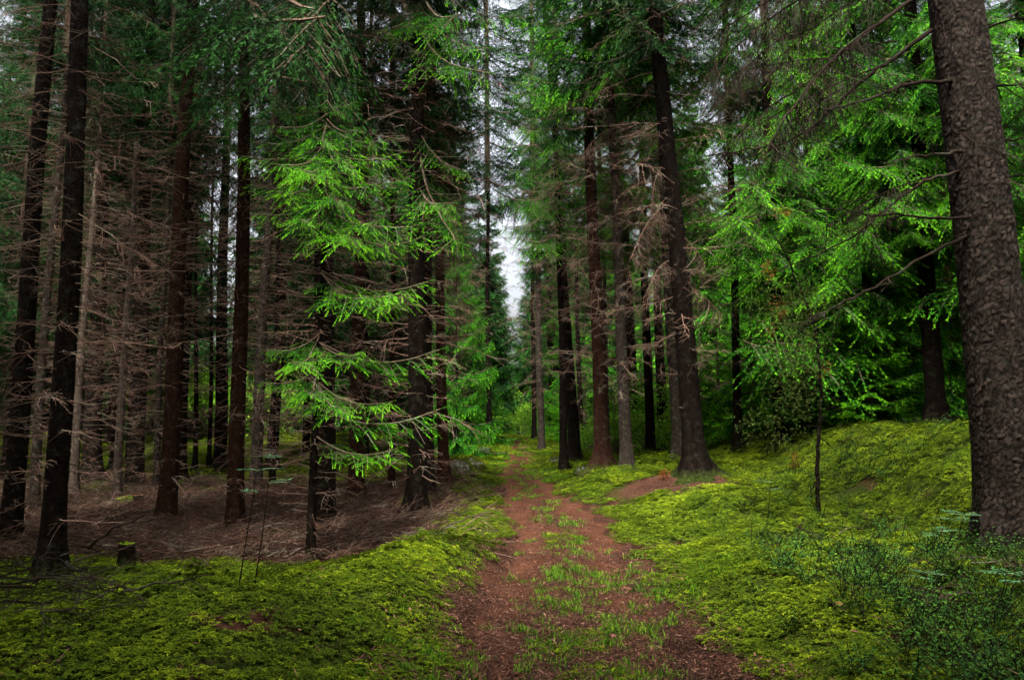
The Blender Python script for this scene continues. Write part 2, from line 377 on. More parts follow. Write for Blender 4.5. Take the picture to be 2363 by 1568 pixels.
pv = 0.5 + 0.25 * (gau((us[None] + 0.62) / 0.3) + gau((us[None] - 0.62) / 0.3)) - 0.15 + 0 * PX
track = link('path', mesh_from('path', np.stack([PX.ravel(), PY.ravel(), PZ.ravel()], -1), T, pv.ravel(), np.zeros(len(T), int), [M_path], True))
tag(track, 'reddish brown needle-strewn track running into the forest', kind='structure')

# ------------------------------------------------------------------ boughs
def bough(L, per_side, up, pend, K, seed, shoot=0.085, wood=3, spread=0.42, bare=0.12, bright=0.0, W=None, dense=0.55):
    rng = rng_(seed); mb = MB()
    n = 11; s = np.linspace(0, 1, n)
    ax = np.stack([L * s, 0.05 * L * np.sin(s * 4 + rng.uniform(0, 6)) * s, L * (-0.22 * np.sin(np.pi * s) * (1 - up) + up * 0.15 * s * s)], -1)
    ax[:, 1] += rng.normal(0, 0.012 * L, n) * s
    tube(mb, ax, 0.010 * L * (1 - 0.85 * s) + 0.003, 4, 0.5, 1)
    P = []; D = []; Ls = []; A0 = []; A1 = []
    def atax(q): return np.array([np.interp(q, s, ax[:, k]) for k in range(3)])
    for side in (-1, 1):
        for i in range(per_side):
            q = bare + (0.98 - bare) * (i + rng.uniform(0.1, 0.9)) / per_side
            b = atax(q)
            bl = L * spread * (0.25 + 0.95 * (1 - q) ** 0.75) * rng.uniform(0.6, 1.15) * min(1, 0.55 + q * 1.5)
            phi = math.radians(rng.uniform(40, 66)) * side
            d0 = np.array([math.cos(phi), math.sin(phi), rng.normal(-0.08, 0.15)])
            d0[2] -= pend * rng.uniform(0.2, 0.8); d0 /= np.linalg.norm(d0)
            nn = max(3, int(bl / 0.055)); qq = np.linspace(0, 1, nn)
            pend2 = pend * rng.uniform(0.3, 1.0)
            pts = b + np.outer(qq * bl, d0) + np.outer(qq ** 2 * bl * pend2, [0, 0, -1.0])
            if wood: tube(mb, pts[::2] if len(pts) > 4 else pts, 0.0035, 3, 0.4, 1, cap=False)
            seg = np.diff(pts, axis=0); tipv = rng.uniform(-0.12, 0.12) + bright
            for j in range(nn - 1):
                dd = seg[j] / (np.linalg.norm(seg[j]) + 1e-9); f = (j + 1) / nn
                lat = np.cross(dd, [0, 0, 1.0]); ln = np.linalg.norm(lat); lat = lat / ln if ln > 1e-3 else np.array([1.0, 0, 0])
                age = 0.02 + 0.30 * f + 0.22 * q + tipv
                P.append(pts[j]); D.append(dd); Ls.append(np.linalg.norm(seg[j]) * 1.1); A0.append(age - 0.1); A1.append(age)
                if rng.random() < dense:
                    for sd in (-1, 1):
                        if rng.random() < 0.12: continue
                        sh = dd * rng.uniform(0.6, 0.95) + lat * sd * rng.uniform(0.5, 0.9) + np.array([0, 0, -pend * rng.uniform(0, 0.9) + rng.normal(0.04, 0.10)])
                        P.append(pts[j]); D.append(sh); Ls.append(shoot * rng.uniform(0.6, 1.3) * (1.2 - 0.5 * f)); A0.append(age + 0.05); A1.append(age + 0.45)
            P.append(pts[-1]); D.append(seg[-1]); Ls.append(shoot * rng.uniform(0.7, 1.2)); A0.append(0.55 + tipv); A1.append(0.95 + tipv)
    for q in np.linspace(0.5, 1, 9):
        b = atax(q); P.append(b); D.append(atax(min(1, q + 0.05)) - atax(q - 0.05)); Ls.append(L * 0.06); A0.append(0.3 + q * 0.3); A1.append(0.35 + q * 0.4)
    P = np.array(P); D = np.array(D); Ls = np.array(Ls)
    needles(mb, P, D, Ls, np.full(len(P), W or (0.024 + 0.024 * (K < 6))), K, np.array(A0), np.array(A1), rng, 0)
    return mb.arrays()
FB = [bough(2.2, 9, 0.4, 0.45, 3, 290 + i, shoot=0.30, wood=0, spread=0.42, W=0.12) for i in range(4)] if True else None
def tf(arr, M3, t):
    V, T, A, M = arr
    return V @ M3.T + t, T, A, M
def rotz(a): c, s = math.cos(a), math.sin(a); return np.array([[c, -s, 0], [s, c, 0], [0, 0, 1.0]])
def roty(a): c, s = math.cos(a), math.sin(a); return np.array([[c, 0, s], [0, 1, 0], [-s, 0, c]])
def mesh_b(name, arr, mats): return mesh_from(name, *arr, mats)

HQ = [mesh_b('bough', bough(1.5, 12, 0.5, 0.28, 15, 100 + i, shoot=0.15, bright=0.16, spread=0.38), [M_needle, M_wood]) for i in range(5)]
PQ = [mesh_b('pendulous_bough', bough(1.8, 14, 0.6, 0.5, 13, 150 + i, shoot=0.15, spread=0.38), [M_needle, M_wood]) for i in range(4)]
BQ = [mesh_b('bough', bough(1.8, 17, 0.45, 0.34, 10, 180 + i, shoot=0.16, spread=0.44, bright=0.05, dense=0.8), [M_needle, M_wood]) for i in range(3)]
LQ = [bough(2.2, 13, 0.4, 0.35, 4, 200 + i, shoot=0.17, wood=0, spread=0.42) for i in range(5)]
LP = [bough(2.2, 14, 0.5, 0.7, 4, 240 + i, shoot=0.17, wood=0, spread=0.38) for i in range(4)]
YQ = [bough(1.2, 11, 0.6, 0.15, 4, 270 + i, shoot=0.13, wood=0, spread=0.45, bright=0.1) for i in range(4)]

def crown(name, H, rmax, boughs, seed, whorl=0.5, per=6, tilt=0.15, Lt=2.2, mats=None, base_frac=0.8, gap=0.12):
    rng = rng_(seed); mb = MB(); z = 0.0
    while z < H - 0.15:
        f = z / H
        r = rmax * (base_frac + (1 - base_frac) * min(1, f * 4)) * (1 - f) ** 0.8 + 0.2
        n = per if f < 0.8 else 4; a0 = rng.uniform(0, 6.28)
        for k in range(n):
            if rng.random() < gap: continue
            b = boughs[rng.integers(len(boughs))]
            sc = r * rng.uniform(0.7, 1.15) / Lt
            M3 = rotz(a0 + k * 6.283 / n + rng.normal(0, 0.25)) @ roty(tilt * (1.2 - 2.4 * f) + rng.normal(0, 0.10)) * sc
            mb.add(*tf(b, M3, np.array([0, 0, z + rng.uniform(-0.5, 0.5) * whorl])))
        z += whorl * (1 - 0.45 * f)
    tube(mb, [[0, 0, -0.2], [0, 0, H * 0.5], [0, 0, H]], [0.10, 0.06, 0.01], 6, 0.4, 1)
    return mb.mesh(name, mats or [M_needle, M_wood])
CROWN = [crown('crown', 13, 2.2, LQ, 1, 0.65, per=5), crown('crown', 12, 2.0, LP, 2, 0.65, per=5), crown('crown', 13, 2.3, LQ + LP, 3, 0.7, per=5), crown('crown', 12, 2.1, LP, 4, 0.7, per=4)]
CROWN_DARK = [CROWN[1], CROWN[3]]
FULL = [crown('crown', 9, 2.3, LQ, 11, 0.5, per=5, base_frac=1, gap=0.08), crown('crown', 10, 2.2, LP, 12, 0.52, per=5, base_frac=1, gap=0.08)]
FARC = [crown('crown', 15, 2.6, FB, 31, 0.62, per=5, base_frac=1, gap=0.05), crown('crown', 16, 2.4, FB, 32, 0.66, per=5, base_frac=1, gap=0.05)]
YOUNG = [crown('crown', 3.2, 1.15, YQ, 21 + i, 0.22, per=5, base_frac=0.9, Lt=1.2, gap=0.15) for i in range(3)]

# ------------------------------------------------------------------ dead branches
def dead_branch(mb, o, d, L, rng, r0=0.008, twigs=6, curl=0.12, sides=3, sub=True, m=0):
    d = np.asarray(d, float); d /= np.linalg.norm(d)
    n = 7; s = np.linspace(0, 1, n)
    lat = np.cross(d, [0, 0, 1.0]); lat /= np.linalg.norm(lat) + 1e-9
    c1, c2 = rng.normal(0, curl), rng.normal(-0.02, curl)
    P = np.asarray(o) + np.outer(s * L, d) + np.outer(s ** 2 * L * c1, lat) + np.outer((s - s ** 2 * 1.0) * L * c2 + s ** 2 * L * rng.uniform(-0.18, 0.1), [0, 0, 1.0])
    P[1:] += rng.normal(0, 0.010 * L, (n - 1, 3))
    a = rng.uniform(0.1, 1.0)
    tube(mb, P, r0 * (1 - 0.72 * s), sides, a, m, cap=False)
    for k in range(twigs):
        q = rng.uniform(0.2, 0.97); b = np.array([np.interp(q, s, P[:, j]) for j in range(3)])
        sd = rng.choice([-1, 1]); tl = L * rng.uniform(0.15, 0.42) * (1.15 - q * 0.6)
        td = d * rng.uniform(0.3, 0.9) + lat * sd * rng.uniform(0.4, 1.0) + np.array([0, 0, rng.normal(-0.12, 0.3)]); td /= np.linalg.norm(td)
        m_ = np.linspace(0, 1, 4)
        TP = b + np.outer(m_ * tl, td) + np.outer(m_ ** 2 * tl * rng.normal(0, 0.4), lat) + np.outer(m_ ** 2 * tl * rng.normal(-0.18, 0.35), [0, 0, 1.0])
        tube(mb, TP, r0 * 0.5 * (1 - 0.5 * m_), 3, a * rng.uniform(0.7, 1.2), m, cap=False)
        if sub:
            for _ in range(rng.integers(0, 3)):
                qq = rng.uniform(0.3, 0.9); bb = b + td * tl * qq
                sdv = td + rng.normal(0, 0.6, 3); sdv /= np.linalg.norm(sdv); sl = tl * rng.uniform(0.2, 0.5)
                tube(mb, [bb, bb + sdv * sl * 0.5, bb + sdv * sl + np.array([0, 0, -0.1 * sl])], [r0 * 0.36, r0 * 0.3, r0 * 0.22], 3, a, m, cap=False)
def dead_set(name, z0, z1, Lm, seed, step=0.30, per=4, mat=None, r0=0.008, twigs=6, low=0.6, wild=0.2):
    rng = rng_(seed); mb = MB(); z = z0
    while z < z1:
        f = (z - z0) / (z1 - z0); a0 = rng.uniform(0, 6.28)
        for k in range(per + rng.integers(-1, 2)):
            a = a0 + k * 6.28 / per + rng.normal(0, 0.35)
            L = Lm * rng.uniform(0.35, 1.1) * (low + (1 - low) * min(1, f * 2.5))
            el = rng.normal(-0.04, wild)
            dead_branch(mb, [0.05 * math.cos(a), 0.05 * math.sin(a), z + rng.normal(0, 0.05)], [math.cos(a), math.sin(a), el], L, rng, r0, twigs, wild * .8)
        z += step * rng.uniform(0.7, 1.3)
    for k in range(40):
        a = rng.uniform(0, 6.28); dead_branch(mb, [0, 0, rng.uniform(.4, z1)], [math.cos(a), math.sin(a), rng.normal(0, .25)], rng.uniform(.16, .34), rng, r0 * 1.4, 0)
    return mb.mesh(name, [mat or M_dead])
DEAD = [dead_set('dead_branches', 0.7, 8.5, 1.35, 300 + i, 0.25, 5, twigs=6, r0=0.0075) for i in range(4)]
DEAD_TH = [dead_set('dead_branches', 0.6, 9.0, 1.15, 320 + i, 0.22, 5, twigs=5, r0=0.0075) for i in range(2)]
DEAD_BIG = [dead_set('dead_branches', 2.0, 9.5, 2.0, 340 + i, 0.36, 4, twigs=15, r0=0.008, wild=0.32, low=0.45) for i in range(3)]
DEAD_FAR = [dead_set('dead_branches', 1.0, 8.0, 1.7, 360 + i, 0.34, 5, twigs=6, r0=0.010, mat=M_dead_dark) for i in range(2)]

# ------------------------------------------------------------------ trunks and trees
def trunk_mesh(name, H, r, mat, seed, sides=14, rings=34, flare=0.55, lobes=5, stop=None, topr=0.25):
    rng = rng_(seed); th = np.arange(sides) / sides * 2 * np.pi
    zs = np.concatenate([[-0.35, -0.1], np.linspace(0, 1.0, 9)[0:], np.linspace(1.0, H, rings)[1:]])
    R = r * (1 - (1 - topr) * np.clip(zs, 0, H) / H)
    fl = np.exp(-np.clip(zs, -0.1, 99) / 0.26) * flare * 1.35
    ph = rng.uniform(0, 6.28); lob = 1 + 0.55 * np.cos(lobes * th + ph) + 0.3 * np.cos((lobes - 2) * th + ph * 2)
    rr = R[:, None] * (1 + fl[:, None] * lob[None]) * (1 + 0.05 * (vnoise(th[None] * 2.2 + seed, zs[:, None] * 2.5, seed) - 0.5) * 2)
    wob = np.stack([0.03 * np.sin(zs * 0.55 + ph) * np.clip(zs, 0, 3) / 3, 0.03 * np.cos(zs * 0.43 + ph) * np.clip(zs, 0, 3) / 3], -1)
    V = np.stack([rr * np.cos(th)[None] + wob[:, :1], rr * np.sin(th)[None] + wob[:, 1:], np.repeat(zs[:, None], sides, 1)], -1)
    n = len(zs); V = V.reshape(-1, 3)
    i = np.arange(n - 1)[:, None] * sides; j = np.arange(sides)[None]; k = (j + 1) % sides
    q = np.stack([i + j, i + k, i + sides + k, i + sides + j], -1).reshape(-1, 4)
    T = np.concatenate([q[:, [0, 1, 2]], q[:, [0, 2, 3]], np.stack([np.full(sides, len(V)), np.arange(sides) + (n - 1) * sides, (np.arange(sides) + 1) % sides + (n - 1) * sides], -1)])
    V = np.concatenate([V, [[wob[-1, 0], wob[-1, 1], zs[-1]]]])
    return mesh_from(name, V, T, np.full(len(V), 0.5), np.zeros(len(T), int), [mat], True)
BARK = {'r': M_bark_red, 'g': M_bark_grey, 'd': M_bark_dark, 'p': M_bark_pale}
TREES = {}
def spruce(key, label, base, top, w, bark='r', H=18, dead=None, dscale=1.0, crown_=None, cz=8.0, cs=1.0, group=None, cat='tree', name='spruce_tree', flare=0.5, dist=None, seed=None, topr=0.25):
    """base=(px,py) surveyed foot, top=(px,py) a second point on the trunk axis, w=width there in the same units"""
    seed = seed or (sum(ord(c) * (i + 3) for i, c in enumerate(key)) * 7) % 9973
    if dist is None: B = ground_at(*base)
    else:
        d = ray(*base); B = Vector((d.x / d.y * dist, dist, 0)); B.z = h1(B.x, B.y)
    Tp = at(top[0], top[1], B.y)
    d = (Tp - B); lean = math.atan2(d.x, d.z)
    dep = B.y / math.cos(PITCH)
    r = w / F * dep / 2
    rs = random.Random(seed)
    root = link(name, None, None, B, (rs.uniform(-0.012, 0.012), lean, 0)); root.empty_display_size = 0.3
    tag(root, label, cat, group)
    tr = link('trunk', trunk_mesh('trunk', H, r, BARK[bark], seed, flare=flare, topr=topr, sides=18 if w > 35 else 12), root)
    if dead is not None:
        o = link('dead_branches', dead, root, (0, 0, 0), (0, 0, rs.uniform(0, 6.28)), dscale); tag(o, kind='stuff')
    if crown_ is not None:
        c_ = link('crown', crown_, root, (0, 0, cz), (0, 0, rs.uniform(0, 6.28)), cs)
        if key[0] == 'L' or key in ('R3', 'R5', 'R9', 'R11', 'R0'): shade_tinted_foliage(c_)
    TREES[key] = (root, B, r, lean)
    return root
D_, DT, DB, DF = DEAD, DEAD_TH, DEAD_BIG, DEAD_FAR
LS = 'spruces of the left stand'; RS = 'spruces right of the track'
# --- left stand, from the frame edge to the track
spruce('L1', 'dark spruce trunk at the far left edge of the picture', (20, 1270), (112, 0), 44, 'd', 19, D_[0], 1, CROWN_DARK[0], 10.5, 1, LS)
spruce('L2', 'dark thick spruce trunk, second in from the left edge, nearest of the left stand', (117, 1335), (195, 0), 50, 'd', 19, D_[1], 1, CROWN_DARK[1], 10, 1, LS)
spruce('L3', 'slim grey spruce trunk between the two dark trunks by the left edge', (75, 1195), (152, 60), 22, 'g', 16, DT[0], 1, CROWN_DARK[0], 9.5, .8, LS)
spruce('L4', 'thin pale spruce pole just right of the two dark trunks by the left edge', (168, 1150), (222, 300), 19, 'p', 15, DT[1], 1.1, CROWN_DARK[1], 10, .7, LS)
spruce('L5', 'broad dark spruce trunk with flared foot behind the thin pale pole', (210, 1120), (232, 500), 40, 'd', 19, DB[0], 1, CROWN_DARK[1], 9, 1, LS, flare=0.9)
spruce('L6', 'thin pale snag with broken top above the yellow-green moss hummock', (268, 1165), (322, 141), 19, 'p', 8.2, DT[0], .9, None, 0, 1, LS, topr=0.6)
spruce('L7', 'thick black spruce trunk behind the thin pale snag', (310, 1130), (330, 500), 36, 'd', 19, DB[1], 1, CROWN[1], 9, 1, LS)
spruce('L8', 'thin brown spruce pole just left of the thick red-brown trunk', (360, 1140), (402, 100), 16, 'g', 15, DT[1], 1, CROWN_DARK[0], 10, .7, LS)
spruce('L9', 'thick red-brown spruce trunk left of the low flat stump', (383, 1222), (441, 0), 41, 'r', 19, D_[2], 1, CROWN[0], 11, 1, LS)
spruce('L10', 'dark spruce trunk close behind the right side of the thick red-brown trunk', (416, 1112), (436, 560), 25, 'd', 18, None, 1, CROWN_DARK[1], 9, 1, LS)
spruce('L11', 'very thin dark pole left of the bright sky gap', (450, 1090), (458, 480), 11, 'd', 15, None, .8, CROWN_DARK[0], 11, .5, LS)
spruce('L12', 'very thin dark pole standing in the middle of the bright sky gap', (482, 1083), (489, 480), 10, 'd', 15, None, .6, CROWN_DARK[1], 11, .4, LS)
spruce('L13', 'dark spruce trunk on the right side of the bright sky gap', (508, 1088), (522, 380), 30, 'd', 19, None, .9, CROWN_DARK[0], 10, .9, LS)
spruce('L14', 'red-brown spruce trunk right of the low flat stump', (541, 1232), (563, 0), 37, 'r', 19, D_[3], 1, CROWN[2], 11, 1, LS)
spruce('L15', 'grey-brown spotted spruce trunk left of the young bright spruce', (588, 1142), (622, 500), 27, 'g', 18, D_[0], 1.1, CROWN[1], 9.5, .9, LS)
spruce('L16', 'thin dark spruce pole between the spotted trunk and the young bright spruce', (628, 1122), (640, 560), 14, 'd', 16, DT[0], 1.1, CROWN_DARK[1], 10, .7, LS)
spruce('L18', 'thick dark spruce trunk directly behind the young bright spruce', (745, 1225), (762, 0), 52, 'd', 20, D_[1], 1.1, CROWN_DARK[0], 10.5, 1, LS)
spruce('L19', 'reddish spruce trunk showing between the boughs of the young bright spruce', (822, 1165), (828, 600), 36, 'r', 19, DB[2], .8, CROWN[0], 9.5, .7, LS)
spruce('L20', 'slim red-brown pole left of the big dark trunk by the track', (903, 1146), (905, 700), 17, 'r', 16, DT[1], 1.1, CROWN[3], 9, .8, LS)
spruce('L21', 'big dark spruce trunk with a spreading root foot, nearest on the left of the track', (960, 1203), (966, 0), 46, 'd', 21, D_[2], 1.35, CROWN_DARK[1], 10.5, 1, LS, flare=0.75)
spruce('L22', 'dark trunk half hidden behind the right side of the big dark trunk by the track', (988, 1152), (985, 500), 30, 'd', 19, DB[0], .9, CROWN[2], 8, .75, LS)
spruce('L23', 'red-brown spruce trunk with long root beside the mossy boulders', (1026, 1130), (1010, 560), 26, 'r', 19, DB[1], 1, CROWN[3], 7.5, .7, LS, flare=0.9)
spruce('L24', 'thin dark spruce trunk behind the mossy boulders left of the track', (1043, 1058), (1040, 700), 14, 'd', 18, DB[2], 1, CROWN[1], 4.5, .65, LS)
spruce('L25', 'tall spruce closing the sky over the far track from the left', (1128, 1030), (1126, 700), 12, 'd', 26, None, 1, CROWN[0], 12.0, 1.5, LS, dist=33)
# --- right of the track
spruce('R0', 'tall spruce closing the sky over the far track from the right', (1232, 1030), (1230, 700), 11, 'd', 28, None, 1, CROWN[2], 14.0, 1.6, RS, dist=41)
spruce('R1', 'slim whitish-grey spruce trunk right beside the far bend of the track', (1250, 1042), (1240, 600), 17, 'g', 20, DB[0], 1, CROWN[2], 8.0, .6, RS, flare=0.4)
spruce('R2', 'thin dark spruce trunk just behind the slim whitish-grey trunk by the track', (1274, 1008), (1270, 800), 18, 'd', 20, DF[1], 1, CROWN[0], 7, 1, RS)
spruce('R3', 'black leaning spruce trunk with a dark boulder at its foot', (1327, 1066), (1300, 640), 29, 'd', 20, DB[1], 1, CROWN[3], 9, .75, RS)
spruce('R4', 'thin dark pole just right of the black leaning trunk', (1342, 1042), (1330, 640), 13, 'd', 17, DT[0], 1.2, CROWN[1], 9, .7, RS)
spruce('R5', 'thick brown spruce trunk with dark hollow root foot', (1390, 1082), (1368, 500), 36, 'r', 20, DB[2], 1.05, CROWN[1], 9.5, 1, RS, flare=0.8)
spruce('R6', 'grey-green trunk peeping out behind the right side of the thick brown trunk', (1402, 1062), (1392, 700), 16, 'g', 18, DF[0], .8, CROWN[0], 9, .8, RS)
spruce('R7', 'grey lichened spruce trunk right of the thick brown trunk', (1448, 1086), (1416, 400), 29, 'g', 20, DB[0], 1, CROWN[2], 10, 1, RS)
spruce('R8', 'black spruce trunk close behind the grey lichened trunk', (1468, 1045), (1440, 520), 27, 'd', 20, DB[1], 1, CROWN[0], 10, 1, RS)
spruce('R9', 'dark spruce trunk alone left of the double thick trunks', (1531, 1045), (1516, 600), 25, 'd', 20, DB[2], 1, CROWN[3], 10, 1, RS)
spruce('R10', 'greyish trunk half hidden behind the thickest flared trunk', (1572, 1066), (1545, 620), 36, 'g', 20, DB[0], .9, CROWN[1], 10, 1, RS)
spruce('R11', 'thickest trunk right of the track, widely flared foot greyed with lichen', (1606, 1100), (1530, 250), 50, 'd', 21, DB[1], 1.1, CROWN[0], 9.5, 1.1, RS, flare=0.8)
spruce('R12', 'dark spruce trunk standing alone before the young green spruces', (1705, 1042), (1692, 600), 21, 'd', 19, DB[2], .9, CROWN[2], 8.5, 1, RS)
spruce('R14', 'black spruce trunk on top of the mossy bank, hung with green boughs', (2163, 985), (2138, 640), 42, 'd', 19, None, 1, CROWN[1], 6.5, 1, RS, dist=14.5)
spruce('R15', 'slim red-brown trunk just behind the black trunk on the mossy bank', (2205, 960), (2190, 700), 18, 'r', 18, None, 1, CROWN[0], 6, .9, RS, dist=20)

# --- the nearest trunk on the right: scaly bark as relief
def scaly_trunk(name, H, r0, r1, seed):
    rng = rng_(seed); ns, nz = 140, 500
    th = np.arange(ns) / ns * 2 * np.pi; zs = np.concatenate([np.linspace(-0.4, 6.6, nz - 20), np.linspace(6.7, H, 20)])
    cs = 0.050; circ = 2 * np.pi * r0; nu = int(circ / cs)
    U = (th / (2 * np.pi) * nu)[None] + 0 * zs[:, None]; Wv = (zs / (cs * 1.25))[:, None] + 0 * th[None]
    U = U + 2.6 * fbm(U * 0.35, Wv * 0.35, 5, 4); Wv = Wv + 2.6 * fbm(U * 0.35 + 9, Wv * 0.35, 6, 4)
    ui = np.floor(U).astype(int); vi = np.floor(Wv).astype(int)
    d1 = np.full(U.shape, 9.0); d2 = np.full(U.shape, 9.0); cid = np.zeros(U.shape)
    def hs(a, b, k):
        n = (np.mod(a, nu) * 73856093 ^ b * 19349663 ^ k * 83492791) & 0x7fffffff
        n = ((n ^ (n >> 13)) * 1274126177) & 0x7fffffff
        return (n & 0xffff) / 65535.0
    for du in (-1, 0, 1):
        for dv in (-1, 0, 1):
            a = ui + du; b = vi + dv
            dd = np.hypot(a + hs(a, b, 1) - U, b + hs(a, b, 2) - Wv)
            new = dd < d1
            d2 = np.where(new, d1, np.minimum(d2, dd)); cid = np.where(new, hs(a, b, 3), cid); d1 = np.where(new, dd, d1)
    plate = sst((d2 - d1) / 0.26) * (.65 + .35 * sst((fbm(U * 1.4, Wv * 1.4, 12) + .3) / .5))
    R = r1 + (r0 - r1) * np.clip(1 - zs / H, 0, 1)
    fl = np.exp(-np.clip(zs, -0.2, 99) / 0.3) * 0.35; ph = 1.3
    rr = R[:, None] * (1 + fl[:, None] * (1 + 0.5 * np.cos(5 * th + ph))[None]) + 0.010 * plate * (0.3 + cid) + 0.012 * fbm(U * 0.25, Wv * 0.25, 8) - 0.008
    bend = 0.05 * np.sin(zs * 0.5)
    V = np.stack([rr * np.cos(th)[None] + bend[:, None], rr * np.sin(th)[None], np.repeat(zs[:, None], ns, 1)], -1).reshape(-1, 3)
    n = len(zs); i = np.arange(n - 1)[:, None] * ns; j = np.arange(ns)[None]; k = (j + 1) % ns
    q = np.stack([i + j, i + k, i + ns + k, i + ns + j], -1).reshape(-1, 4)
    T = np.concatenate([q[:, [0, 1, 2]], q[:, [0, 2, 3]]])
    return mesh_from(name, V, T, (plate * (0.55 + 0.45 * cid)).ravel(), np.zeros(len(T), int), [M_bark_big], True)
def bark_big():
    m, nt, out = new_mat('scaly_grey_bark')
    tc = N(nt, 'ShaderNodeTexCoord'); at_ = N(nt, 'ShaderNodeAttribute', attribute_name='var')
    no = N(nt, 'ShaderNodeTexNoise'); no.inputs['Scale'].default_value = 60; no.inputs['Detail'].default_value = 6
    nb = N(nt, 'ShaderNodeTexNoise'); nb.inputs['Scale'].default_value = 11; nb.inputs['Detail'].default_value = 6
    for n in (no, nb): nt.links.new(tc.outputs['Object'], n.inputs['Vector'])
    c = ramp(nt, [(0.0, (0.004, 0.003, 0.0025)), (0.35, (0.010, 0.007, 0.006)), (0.7, (0.026, 0.019, 0.016)), (1.0, (0.046, 0.035, 0.029))], at_.outputs['Fac'])
    f = N(nt, 'ShaderNodeMapRange'); f.inputs['From Min'].default_value = 0.35; f.inputs['From Max'].default_value = 0.65; f.inputs['To Min'].default_value = 0.6; f.inputs['To Max'].default_value = 1.35
    nt.links.new(no.outputs['Fac'], f.inputs[0])
    hs_ = N(nt, 'ShaderNodeHueSaturation'); nt.links.new(f.outputs[0], hs_.inputs['Value']); nt.links.new(c, hs_.inputs['Color'])
    lf = N(nt, 'ShaderNodeMapRange'); lf.inputs['From Min'].default_value = 0.5; lf.inputs['From Max'].default_value = 0.75; lf.inputs['To Max'].default_value = 0.12
    nt.links.new(nb.outputs['Fac'], lf.inputs[0])
    c2 = mixc(nt, hs_.outputs[0], (0.09, 0.11, 0.07), lf.outputs[0])
    p = N(nt, 'ShaderNodeBsdfPrincipled'); p.inputs['Roughness'].default_value = 0.9; p.inputs['Specular IOR Level'].default_value = 0.04
    nt.links.new(c2, p.inputs['Base Color'])
    bp = N(nt, 'ShaderNodeBump'); bp.inputs['Strength'].default_value = 0.5; bp.inputs['Distance'].default_value = 0.006
    nt.links.new(no.outputs['Fac'], bp.inputs['Height']); nt.links.new(bp.outputs[0], p.inputs['Normal']); nt.links.new(p.outputs[0], out.inputs[0])
    return m
M_bark_big = bark_big()
RD = 7.6
d = ray(2338, 1250); BR = Vector((d.x / d.y * RD, RD, 0)); BR.z = h1(BR.x, BR.y)
tp = at(2200, 0, RD); dd = tp - BR
big = link('spruce_tree', None, None, BR, (0, math.atan2(dd.x, dd.z), 0))
tag(big, 'huge near spruce trunk with scaly grey bark at the right edge', 'tree', RS)
link('trunk', scaly_trunk('trunk', 22, 0.31, 0.12, 4), big)
link('crown', CROWN_DARK[0], big, (0, 0, 9.0), (0, 0, 1.0), .8)
bigM = big.matrix_basis.inverted()
def limb(pts, depth, r, seed, mat, twigs=10, parent=None, inv=None, name='branch', hang=0.0, tl=0.35):
    """a branch along surveyed points; depth = (start,end) distance in metres"""
    rng = rng_(seed); n = len(pts)
    W = [at(p[0], p[1], depth[0] + (depth[1] - depth[0]) * i / (n - 1)) for i, p in enumerate(pts)]
    W = np.array([list((inv @ w) if inv else w) for w in W])
    s0 = np.linspace(0, 1, n); s = np.linspace(0, 1, 4 * n)
    P = np.stack([np.interp(s, s0, W[:, k]) for k in range(3)], -1)
    for _ in range(2): P[1:-1] = 0.25 * P[:-2] + 0.5 * P[1:-1] + 0.25 * P[2:]
    P[1:] += np.cumsum(rng.normal(0, 0.007, P[1:].shape), 0) + rng.normal(0, 0.008, P[1:].shape)
    mb = MB(); tube(mb, P, r * (1 - 0.75 * s), 7, rng.uniform(0.2, 0.8), 0)
    L = np.linalg.norm(np.diff(P, axis=0), axis=1).sum()
    for k in range(twigs):
        q = rng.uniform(0.25, 1.0); b = np.array([np.interp(q, s, P[:, j]) for j in range(3)])
        i = min(len(P) - 2, int(q * (len(P) - 1))); d0 = norm(P[i + 1] - P[i])
        dv = d0 * rng.uniform(0.1, 0.9) + rng.normal(0, 0.55, 3) + np.array([0, 0, -hang])
        dead_branch(mb, b, dv, tl * rng.uniform(0.4, 1.4), rng, r * 0.28 + 0.0015, 5, 0.3, 3)
    return link(name, mb.mesh(name, [mat]), parent)
LIMBS = [([(2150, 70), (2033, 158), (1976, 192), (1920, 256), (1863, 301), (1788, 335), (1712, 345), (1640, 352)], (7.6, 8.6), .022, 12, .25),
         ([(2210, 192), (2108, 192), (2036, 222), (1923, 252), (1893, 245)], (7.5, 7.0), .020, 8, .2),
         ([(2140, -20), (2025, 56), (1912, 139), (1856, 215), (1807, 279), (1773, 331)], (7.6, 7.0), .020, 14, .6),
         ([(2220, 350), (2119, 362), (2066, 373)], (7.4, 6.9), .017, 2, .2),
         ([(2225, 395), (2149, 410), (2082, 456), (2033, 493), (1976, 542), (1878, 590), (1800, 612)], (7.5, 8.0), .017, 8, .2),
         ([(2240, 501), (2119, 508), (2044, 497), (1976, 490), (1900, 478)], (7.4, 6.9), .014, 9, .1),
         ([(2230, 545), (2112, 599), (2025, 656), (1953, 701), (1867, 742)], (7.5, 7.2), .016, 6, .2),
         ([(2285, 880), (2262, 890), (2243, 901)], (7.3, 7.0), .016, 0, 0),
         ([(2290, 331), (2330, 322), (2400, 310)], (7.6, 7.2), .016, 3, .2),
         ([(2281, 418), (2330, 409), (2410, 398)], (7.6, 7.3), .015, 3, .2),
         ([(2262, 205), (2330, 190), (2420, 175)], (7.6, 7.4), .016, 4, .3),
         ([(2230, 90), (2300, 60), (2400, 50)], (7.6, 7.5), .018, 6, .4),
         ([(2200, 300), (2260, 320), (2362, 360)], (7.1, 6.7), .008, 6, .3)]
for i, (pts, dep, r, tw, hg) in enumerate(LIMBS):
    limb(pts, dep, r * 1.15, 700 + i, M_dead_dark, int(tw * 1.5), big, bigM, 'branch', hg)
